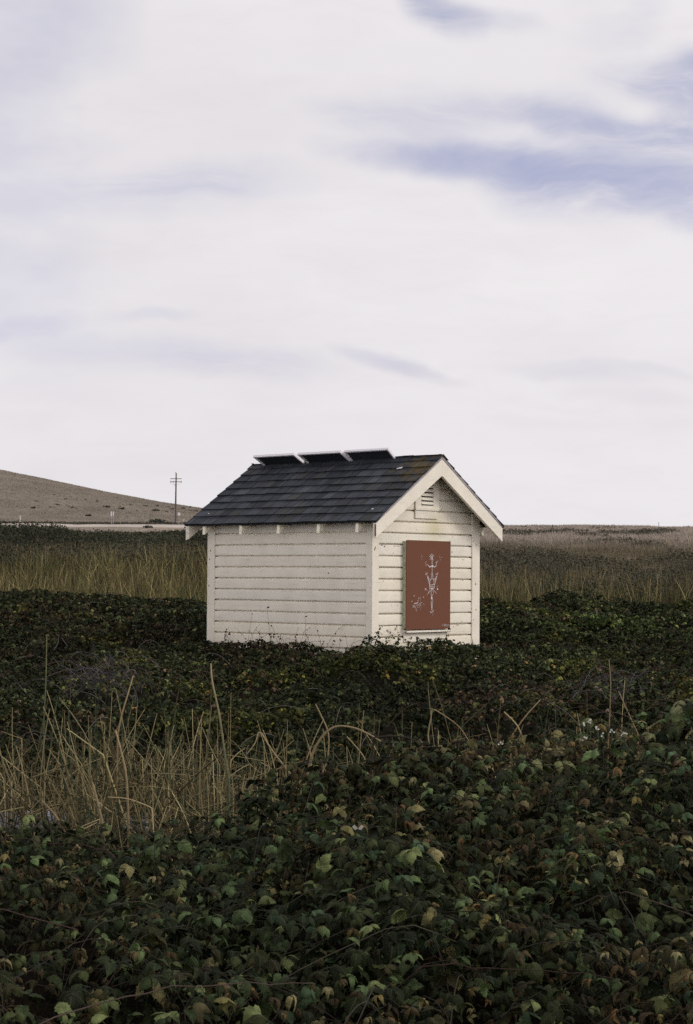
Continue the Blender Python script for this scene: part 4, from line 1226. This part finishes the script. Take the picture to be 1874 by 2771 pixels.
for a, b in (((-.86, -.13, PH - 1.66), (-.1, -.15, PH - 2.0)), ((.93, -.13, PH - 1.66), (.1, -.15, PH - 1.95)), ((-.40, -.13, PH - 1.66), (-.1, -.15, PH - 2.05))):
    m = MB(); va, vb = Vector(a), Vector(b); m.tube([va, va.lerp(vb, .35) - Vector((0, 0, .17)), va.lerp(vb, .7) - Vector((0, 0, .12)), vb], .014, 4); m.build('drop_wire', M_METAL, pole)

def post_thing(name, px, yb, yt, d, lab, cat, r, lean=0.0, mtl=None, group=None):
    b = P(px, yb, d); zt = P(px, yt, d).z; b.z = min(b.z, float(ground_z(b.x, b.y)))
    h = zt - b.z; o = empty(name, b, 0, lab, cat, group)
    m = MB(); m.tube([(0, 0, -.1), (lean * .5, 0, h * .5), (lean, 0, h)], [r * 1.1, r, r * .9], 6); m.build('post', mtl or M_POST, o)
    return o, h, lean
def sign_thing(px, yb, yt, d, wpx, hpx, lab, dx=0):
    o, h, _ = post_thing('road_sign', px, yb, yt + hpx, d, lab, 'sign', .055, 0, M_METAL)
    w = wpx * d / F_PX / 2; hh = hpx * d / F_PX
    m = MB(); m.box((-w + dx, -.075, h - .02), (w + dx, -.058, h + hh)); m.build('sign_panel', M_SIGN, o, bevel=.004)
sign_thing(300.5, 1421, 1384, 214, 3.6, 12.5, 'narrow pale road sign on a post, first of the close pair by the road')
sign_thing(306, 1420, 1384, 216, 3.2, 11.5, 'narrow pale road sign on a post, second of the pair, beside the lone fence post')
sign_thing(483.5, 1421, 1387, 240, 6.6, 8, 'square pale sign on a thin post next to the utility pole')
FG = 'posts along the road and hill'
post_thing('marker_post', 54, 1403, 1395, 280, 'short white marker post alone at the foot of the hill', 'post', .09, 0, M_WHITE)
post_thing('fence_post', 99, 1412, 1400, 250, 'weathered fence post nearest the white marker post', 'post', .055, 0, None, FG)
post_thing('fence_post', 145, 1413, 1404, 250, 'short weathered fence post midway between the white marker and the road signs', 'post', .05, 0, None, FG)
post_thing('fence_post', 326, 1418, 1402, 230, 'weathered fence post just beyond the pair of road signs', 'post', .05, 0, None, FG)
post_thing('guy_marker', 428, 1405, 1393, 290, 'slanting yellowish guy wire marker left of the utility pole', 'marker', .05, .26, M_POST)
post_thing('guy_marker', 491, 1414, 1404, 280, 'slanting white guy wire marker between the pole and the shed roof', 'marker', .06, .38, M_WHITE)
post_thing('fence_post', 1782, 1432, 1413, 296, 'lone thin fence post standing on the plain skyline', 'post', .045, 0, M_POLE, FG)

# ------------------------------------------------------------------ stalks that stand out from the mass
def stalk(name, pts, d, w0, w1, c0, c1, lab, cat='reed', group='reeds that stand out from the ditch tangle', dd=0.0):
    """pts: photo points from the base up; w in photo pixels"""
    q = [P(x, y, d + dd * i) for i, (x, y) in enumerate(pts)]
    # smooth
    out = []
    for i in range(len(q) - 1):
        a, b = q[i], q[i + 1]; pa = q[max(i - 1, 0)]; nb = q[min(i + 2, len(q) - 1)]
        for t in np.linspace(0, 1, 5)[:-1]:
            out.append(.5 * ((2 * a) + (b - pa) * t + (2 * pa - 5 * a + 4 * b - nb) * t * t + (3 * a - pa - 3 * b + nb) * t ** 3))
    out.append(q[-1])
    # root it in the ground or the thicket beneath
    g = float(ground_z(out[0].x, out[0].y)); 
    if out[0].z - g > .12: out.insert(0, Vector((out[0].x - (out[1].x - out[0].x) * 1.5, out[0].y + .03, max(g, out[0].z - .45))))
    base = out[0].copy(); k = len(out)
    path = np.array([[tuple(p - base) for p in out]])
    rad = np.linspace(w0, w1, k)[None] * d / F_PX / 2 * .85
    t = np.linspace(0, 1, k)[None, :, None]
    cols = np.array(c0) * (1 - t) + np.array(c1) * t
    V, Fq, C = tubes_np(path, rad, cols, 6)
    o = np_mesh(name, V, Fq, C, None, [M_REED if cat == 'reed' else M_CANE], smooth=True); o.location = base
    return tag(o, lab, cat, group)
TAN, TN2, GRN, BRN, DRK = (.36, .28, .15), (.26, .20, .11), (.06, .09, .05), (.20, .145, .08), (.035, .026, .02)
stalk('reed', [(618, 2115), (605, 2020), (592, 1930), (574, 1845), (570, 1795)], 10.6, 9, 5, GRN, TAN, 'tallest reed of the ditch, straight, green below and tan at its broken tip')
stalk('reed', [(118, 1950), (123, 1850), (126, 1717)], 13.9, 5, 3, GRN, (.16, .15, .07), 'thin straight dark green rush rising alone before the bramble bank')
stalk('reed', [(318, 1985), (330, 1930), (345, 1880), (360, 1828)], 12, 7, 4, BRN, TAN, 'pointed tan reed leaning from the middle of the densest clump')
stalk('reed', [(830, 2105), (845, 2040), (870, 1995), (905, 1967), (950, 1968), (990, 1983), (1030, 2006)], 11.5, 9, 5, BRN, TN2, 'thick tan reed bent over in a wide rounded arch')
stalk('reed', [(872, 2090), (886, 2050), (888, 1985), (870, 1940), (853, 1905)], 11.8, 6, 4, TN2, TN2, 'kinked tan reed crossing in front of the rounded arch')
stalk('reed', [(1385, 1990), (1420, 1940), (1462, 1893)], 11.4, 5, 3, BRN, TAN, 'tan reed slanting up away from the shed, one arm of the crossed pair')
stalk('reed', [(1428, 2050), (1418, 2015), (1400, 1965), (1363, 1926)], 11.0, 6, 4, TN2, TAN, 'tan reed slanting up towards the shed, other arm of the crossed pair')
stalk('reed', [(1646, 1995), (1649, 1940), (1652, 1850), (1647, 1784)], 13.6, 5, 3, BRN, (.22, .18, .10), 'tall thin upright stem standing by the grey twig tangle near the white flowers')
stalk('reed', [(1725, 1985), (1700, 1930), (1673, 1870)], 12, 5, 3, BRN, TN2, 'thin tan stem leaning over behind the white flowers')
stalk('reed', [(410, 2186), (350, 2163), (292, 2157)], 10.4, 5, 3, TAN, TAN, 'pale fallen reed lying almost flat at the foot of the clump')
stalk('reed', [(215, 2296), (185, 2265), (150, 2208), (112, 2166)], 7.6, 9, 6, TN2, BRN, 'thick bent tan stem leaning in front of the ditch water')
stalk('reed', [(150, 2340), (140, 2260), (118, 2180)], 6.8, 8, 5, DRK, DRK, 'nearly black stem standing in front of the ditch water')
stalk('reed', [(347, 2232), (342, 2110), (330, 2045), (312, 1976)], 11, 8, 5, BRN, TAN, 'long tan reed curving up from the ditch at the edge of the densest clump')
stalk('reed', [(284, 2268), (268, 2190), (250, 2120)], 9.4, 10, 7, BRN, TN2, 'short stout tan reed stump in front of the clump')
stalk('reed', [(85, 2346), (165, 2277), (262, 2226)], 7.6, 6, 4, TAN, TAN, 'pale fallen reed slanting over the near bramble leaves by the water')
stalk('reed', [(995, 2100), (985, 2050), (938, 1993)], 11.6, 5, 3, TN2, TAN, 'tan reed broken over just under the arched reed')
stalk('reed', [(790, 2100), (735, 2030), (703, 1981), (690, 2010), (668, 2040)], 11.4, 6, 3, TN2, TAN, 'tan reed folded into a peak between the tallest reed and the arched one')
stalk('reed', [(1165, 2030), (1158, 1990), (1166, 1940), (1170, 1920), (1195, 1932), (1240, 1965), (1268, 2005)], 11.6, 5, 3, TN2, TN2, 'thin tan reed bent over sharply below the red board')
stalk('cane', [(1010, 1996), (1070, 1992), (1130, 2008), (1225, 2076)], 8.9, 7, 4, DRK, DRK, 'dark bramble cane arching down from the arched tan reed', 'cane', 'dark arching bramble canes')
stalk('cane', [(1222, 2010), (1262, 2006), (1310, 2024), (1345, 2050), (1382, 2086)], 8.7, 8, 5, DRK, DRK, 'dark bramble cane arching below the red board into the leaves', 'cane', 'dark arching bramble canes')
stalk('cane', [(1640, 2115), (1700, 2150), (1745, 2185), (1768, 2205)], 7.2, 6, 4, DRK, (.10, .08, .07), 'dark cane slanting down among the bright leaves below the white flowers', 'cane', 'dark arching bramble canes')

# grey twig tangles on the bank
def tangle(px, py, d, spread, n, lab):
    c = P(px, py, d); K = 7
    p = np.zeros((n, K, 3)); a = RS.uniform(0, 6.28, n); ln = RS.uniform(.12, .5, n) * spread
    t = np.linspace(-1, 1, K)[None]
    st = RS.normal(0, 1, (n, 3)) * np.array([.45, .3, .16]) * spread
    p[..., 0] = st[:, :1] + np.cos(a)[:, None] * ln[:, None] * t
    p[..., 1] = st[:, 1:2] + np.sin(a)[:, None] * ln[:, None] * t * .5
    p[..., 2] = st[:, 2:3] + RS.uniform(-.9, .9, (n, 1)) * ln[:, None] * t + RS.uniform(-.1, .2, (n, 1)) * spread * (1 - t * t)
    p += RS.normal(0, .008, p.shape)
    col = np.tile(np.array([[[1.0, .95, .95]]]), (n, K, 1)) * RS.uniform(.5, 1.3, (n, 1, 1))
    V, Fq, C = tubes_np(p, np.full((n, K), .0034) * RS.uniform(.6, 1.3, (n, 1)), col, 3)
    o = np_mesh('twig_tangle', V, Fq, C, None, [M_TWIGT]); o.location = c
    tag(o, lab, 'dead twigs')
M_TWIGT = simple('grey_twigs', (.085, .08, .082), .9, .1, 30, .3, True)
tangle(285, 1835, 17.5, .55, 85, 'tangle of dead grey twigs on the bank above the reed clump')
tangle(1640, 1858, 18, .45, 38, 'small tangle of dead grey twigs on the bank past the board side of the shed')

# little white flowers at the top of the near bramble, and one fallen petal
def flower(px, py, d, s, lab):
    c = P(px, py, d); o = empty('white_flower', c, 0, lab, 'flower', 'small white flowers above the bramble')
    m = MB()
    for k in range(RS.randint(4, 7)):
        q = Vector(RS.normal(0, .5, 3)) * s; a = RS.uniform(0, 6.28)
        for j in range(5):
            t = a + j * 1.2566; r = s * .42; dv = Vector((math.cos(t), -.5 + .3 * math.sin(t), math.sin(t))) * r
            sd = Vector((-math.sin(t), 0, math.cos(t))) * r * .38
            m.face([q, q + dv * .6 + sd, q + dv, q + dv * .6 - sd], tuple([RS.uniform(.7, 1.1)] * 3))
    m.build('petals', M_WHITE, o)
    m = MB(); m.tube([(0, .005, -.22), (.006, .005, -.1), (0, .002, 0)], .0022, 4, (.06, .08, .04)); m.build('stem', M_REED, o)
FL = [(1578, 1962, 'cluster of tiny cream flowers, highest of the flowers on their stems'), (1595, 1950, None), (1617, 1970, None), (1629, 1990, 'whitish flower cluster beside the tall thin upright stem'),
      (1655, 1978, None), (1686, 1986, 'brightest pair of white flowers at the thicket top, nearest the frame edge'), (1352, 2012, 'single pale flower head under the crossed pair of reeds'), (1580, 1998, None)]
for px, py, lab in FL: flower(px, py - 1, 8.1, .012, lab or 'tiny pale flower among others at the top of the bramble')
m = MB()
for sx in (-1, 1):
    m.face([(0, 0, 0), (sx * .012, -.004, .013), (sx * .020, -.002, .006), (sx * .010, .002, -.006)])
pt_ = P(968, 2242, 6.1); o = m.build('fallen_petal', M_WHITE); o.location = pt_
tag(o, 'single bright white petal caught on the near bramble leaves', 'petal')

# dry weeds against the shed walls
def weed(p, h, lab, grp):
    lv = Leaves(); n = RS.randint(1, 3); K = 7
    base = np.tile(np.array([[0., 0., 0.]]), (n, 1)); pts = stalk_paths(base, RS.uniform(.55, 1, n) * h, K, .22, .5, .35, .9)
    pts[..., 1] *= .4
    tv = tubes_np(pts, np.full((n, K), .0028) * np.linspace(1.2, .6, K)[None], np.tile(np.array([[[.06, .048, .035]]]), (n, K, 1)), 3)
    mlf = RS.randint(2, 8); w = RS.randint(0, n, mlf); k = RS.randint(2, K, mlf); pos = pts[w, k]
    R = frames(RS.normal(0, 1, (mlf, 3)) + np.array([0, 0, -.6]), RS.normal(0, 1, (mlf, 3)) + np.array([0, -1, .5]))
    tv2, tf2, _ = FAR_T[1]
    V = np.einsum('nij,kj->nki', R, tv2) * RS.uniform(.025, .05, (mlf, 1, 1)) + pos[:, None]
    F2 = (tf2[None] + (np.arange(mlf) * 12)[:, None, None]).reshape(-1, 4) + len(tv[0])
    C2 = np.repeat(np.array([(.05, .045, .022), (.075, .05, .025), (.045, .035, .02)])[RS.randint(0, 3, mlf)], 12, 0)
    o = np_mesh('dry_weed', np.vstack([tv[0], V.reshape(-1, 3)]), np.vstack([tv[1], F2]), np.vstack([tv[2], C2]), None, [M_CANE])
    o.location = p; tag(o, lab, 'weed', grp)
for b in np.concatenate([np.linspace(.35, 3.3, 20) + RS.normal(0, .05, 20), np.array([1.2, 1.45, 1.9, 2.2])]):
    p = shed_world(-RS.uniform(.12, .3), b, 0); p.z = float(bank_top(p.x, p.y)) - .10
    weed(p, RS.uniform(.4, .85), 'thin dry weed with few dead leaves against the long shed wall', 'dry weeds along the long shed wall')
for a in (.5, .95, 1.2, 1.45, 1.62, 1.8, 2.3, 2.55):
    p = shed_world(a, -RS.uniform(.12, .28), 0); p.z = float(bank_top(p.x, p.y)) - .08
    weed(p, RS.uniform(.25, .45), 'thin dry weed with few dead leaves below the red board on the gable wall', 'dry weeds along the gable wall')

# ------------------------------------------------------------------ light: sky with a veil of cloud, soft sun
SUN_AZ, SUN_EL = math.atan2(.97, -.24), math.radians(35)
sd = Vector((math.sin(SUN_AZ) * math.cos(SUN_EL), math.cos(SUN_AZ) * math.cos(SUN_EL), math.sin(SUN_EL)))
sl = bpy.data.lights.new('sun', 'SUN'); sl.energy = 1.5; sl.angle = math.radians(22); sl.color = (1.0, .965, .90)
so = bpy.data.objects.new('sun', sl); COL.objects.link(so); so.rotation_euler = sd.to_track_quat('Z', 'Y').to_euler(); so.location = (0, 0, 30)

def make_world():
    w = bpy.data.worlds.new('World'); SC.world = w; w.use_nodes = True
    nt = w.node_tree; nt.nodes.clear()
    out = N(nt, 'ShaderNodeOutputWorld')
    sky = N(nt, 'ShaderNodeTexSky', sky_type='NISHITA'); sky.sun_disc = False
    sky.sun_elevation = SUN_EL; sky.sun_rotation = SUN_AZ
    bg1 = N(nt, 'ShaderNodeBackground'); bg1.inputs[1].default_value = .13
    L(nt, mixc(nt, 1.0, sky.outputs[0], (1.36, 1.0, 1.04), 'MULTIPLY'), bg1.inputs[0])
    d = N(nt, 'ShaderNodeTexCoord').outputs['Generated']
    nv = N(nt, 'ShaderNodeVectorMath', operation='NORMALIZE'); L(nt, d, nv.inputs[0]); d = nv.outputs[0]
    sp = N(nt, 'ShaderNodeSeparateXYZ'); L(nt, d, sp.inputs[0])
    az = math_(nt, 'ARCTAN2', sp.outputs[0], sp.outputs[1]); el = math_(nt, 'ARCSINE', sp.outputs[2])
    cb = N(nt, 'ShaderNodeCombineXYZ'); L(nt, az, cb.inputs[0]); L(nt, el, cb.inputs[1]); ae = cb.outputs[0]
    def warped(scale, amount, src):
        n = N(nt, 'ShaderNodeTexNoise'); n.inputs['Scale'].default_value = scale; n.inputs['Detail'].default_value = 3
        L(nt, src, n.inputs['Vector'])
        s = N(nt, 'ShaderNodeVectorMath', operation='SUBTRACT'); L(nt, n.outputs['Color'], s.inputs[0]); s.inputs[1].default_value = (.5, .5, .5)
        m = N(nt, 'ShaderNodeVectorMath', operation='MULTIPLY'); L(nt, s.outputs[0], m.inputs[0]); m.inputs[1].default_value = amount
        a = N(nt, 'ShaderNodeVectorMath', operation='ADD'); L(nt, src, a.inputs[0]); L(nt, m.outputs[0], a.inputs[1])
        return a.outputs[0]
    wa = warped(9.0, (.040, .020, 0), ae); wa = warped(38.0, (.016, .009, 0), wa)
    # openings in the cloud: (photo x, y, half-width, half-height, tilt deg, depth)
    HOLES = [(1203, 61, 95, 46, -20, .62), (1150, 25, 70, 40, -30, .35), (1330, 85, 120, 30, -8, .16), (1880, 232, 130, 62, 8, .95), (1872, 350, 85, 62, 0, .70), (1740, 240, 120, 50, 0, .2),
             (1517, 519, 210, 86, -6, .58), (1722, 471, 260, 84, -3, .74), (1830, 555, 190, 66, -8, .62), (1244, 446, 300, 46, -4, .52), (1060, 440, 200, 40, -4, .22), (1380, 470, 240, 70, -10, .35),
             (1401, 328, 320, 46, -8, .34), (1565, 335, 160, 56, -10, .36), (1060, 342, 210, 46, -4, .28), (1756, 385, 170, 36, -10, .42),
             (470, 500, 330, 50, 0, .26), (300, 555, 330, 50, 2, .18), (640, 985, 240, 46, -6, .42), (470, 985, 300, 36, -2, .24), (1045, 990, 140, 26, -12, .52), (1150, 1015, 110, 16, -14, .3), (250, 955, 280, 34, 0, .18),
             (390, 868, 130, 18, 2, .26), (40, 908, 150, 26, 6, .42), (1570, 1018, 180, 30, -4, .36), (1760, 1015, 120, 16, -10, .22), (1680, 1085, 160, 26, -4, .18), (1480, 1150, 200, 16, -6, .12)]
    tot = None
    for x, y, hx, hy, tl, dep in HOLES:
        mp = N(nt, 'ShaderNodeMapping', vector_type='TEXTURE')
        mp.inputs['Location'].default_value = ((x - 937) / F_PX, (1560 + .0064 * (x - 937) - y) / F_PX, 0)
        mp.inputs['Rotation'].default_value = (0, 0, math.radians(tl)); mp.inputs['Scale'].default_value = (hx * 1.35 / F_PX, hy * 1.35 / F_PX, 1)
        L(nt, wa, mp.inputs[0])
        ln = N(nt, 'ShaderNodeVectorMath', operation='LENGTH'); L(nt, mp.outputs[0], ln.inputs[0])
        mr = N(nt, 'ShaderNodeMapRange', interpolation_type='SMOOTHERSTEP'); L(nt, ln.outputs['Value'], mr.inputs[0])
        mr.inputs[1].default_value = 0; mr.inputs[2].default_value = 1.25; mr.inputs[3].default_value = dep; mr.inputs[4].default_value = 0
        tot = mr.outputs[0] if tot is None else math_(nt, 'ADD', tot, mr.outputs[0])
    # streaky cirrus texture breaks the openings up
    rot = N(nt, 'ShaderNodeMapping'); rot.inputs['Rotation'].default_value = (0, 0, math.radians(12)); rot.inputs['Scale'].default_value = (10, 42, 1); L(nt, warped(14, (.05, .03, 0), ae), rot.inputs[0])
    st = noise(nt, rot.outputs[0], 1.0, 10, .66, .6)
    st2 = noise(nt, mapping(nt, wa, (3.2, 9, 1), (4, 7, 0)), 1.0, 5, .55)
    f = math_(nt, 'ADD', tot, math_(nt, 'MULTIPLY', math_(nt, 'SUBTRACT', st, .5), math_(nt, 'MULTIPLY_ADD', tot, 3.6, .17)))
    f = math_(nt, 'ADD', f, math_(nt, 'MULTIPLY', math_(nt, 'SUBTRACT', st2, .53), .19))
    # elsewhere in the sky the same broken veil
    gen = noise(nt, mapping(nt, d, (1.6, 1.6, 3.5)), 1.3, 6, .6)
    far = math_(nt, 'MULTIPLY', ramp(nt, math_(nt, 'ABSOLUTE', az), [(.11, 0.0), (.16, 1.0)]), ramp(nt, gen, [(.5, 0.0), (.7, .6)]))
    f = math_(nt, 'MAXIMUM', math_(nt, 'ADD', f, far), 0.0)
    f = math_(nt, 'MULTIPLY', math_(nt, 'SUBTRACT', 1.0, math_(nt, 'POWER', 2.718, math_(nt, 'MULTIPLY', f, -1.25))), 1.0, clamp=True)
    # cloud veil: bright, greyer in its thick parts, brighter towards the sun
    c1 = noise(nt, mapping(nt, wa, (2.6, 7, 1), (1, 2, 0)), 1.0, 6, .55)
    cc = ramp(nt, c1, [(.28, (.765, .74, .765)), (.52, (.825, .80, .82)), (.75, (.865, .84, .855))])
    dt = N(nt, 'ShaderNodeVectorMath', operation='DOT_PRODUCT'); L(nt, d, dt.inputs[0]); dt.inputs[1].default_value = sd
    gl = math_(nt, 'POWER', math_(nt, 'MAXIMUM', math_(nt, 'MULTIPLY_ADD', dt.outputs['Value'], .5, .5), 0.0), 2.0)
    cc = mixc(nt, 1.0, cc, ramp(nt, st, [(.25, (.955, .95, .965)), (.5, (.995, .993, .997)), (.78, (1.035, 1.035, 1.03))]), 'MULTIPLY')
    bg2 = N(nt, 'ShaderNodeBackground'); L(nt, cc, bg2.inputs[0])
    # unseen sky overhead is dimmed, shaped to darken the foliage and favour the walls
    thin = ramp(nt, sp.outputs[2], [(.31, 1.0), (.60, .42)])
    dv = N(nt, 'ShaderNodeVectorMath', operation='DOT_PRODUCT'); L(nt, d, dv.inputs[0]); dv.inputs[1].default_value = (-.45, -.89, 0)  # added glow in the unseen low sky behind-left, lifts the long wall
    thin = math_(nt, 'MULTIPLY', thin, math_(nt, 'MULTIPLY_ADD', math_(nt, 'MAXIMUM', dv.outputs['Value'], 0.0), .95, 1.0))
    L(nt, math_(nt, 'MULTIPLY_ADD', math_(nt, 'MAXIMUM', math_(nt, 'SUBTRACT', gl, .36), 0.0), .7, thin), bg2.inputs[1])
    mx = N(nt, 'ShaderNodeMixShader'); L(nt, math_(nt, 'SUBTRACT', 1.0, f), mx.inputs[0]); L(nt, bg1.outputs[0], mx.inputs[1]); L(nt, bg2.outputs[0], mx.inputs[2])
    L(nt, mx.outputs[0], out.inputs[0])
    w.cycles.sampling_method = 'MANUAL'; w.cycles.sample_map_resolution = 512
make_world()

vs = SC.view_settings
vs.view_transform = 'Standard'; vs.look = 'None'; vs.exposure = 0.0; vs.gamma = 1.0; vs.use_curve_mapping = False
SC.render.engine = 'CYCLES'
cy = SC.cycles
cy.max_bounces = 5; cy.diffuse_bounces = 3; cy.glossy_bounces = 2; cy.transmission_bounces = 2; cy.transparent_max_bounces = 4
cy.use_denoising = False; cy.use_adaptive_sampling = False
cy.sample_clamp_indirect = 4.0
bpy.context.view_layer.update()
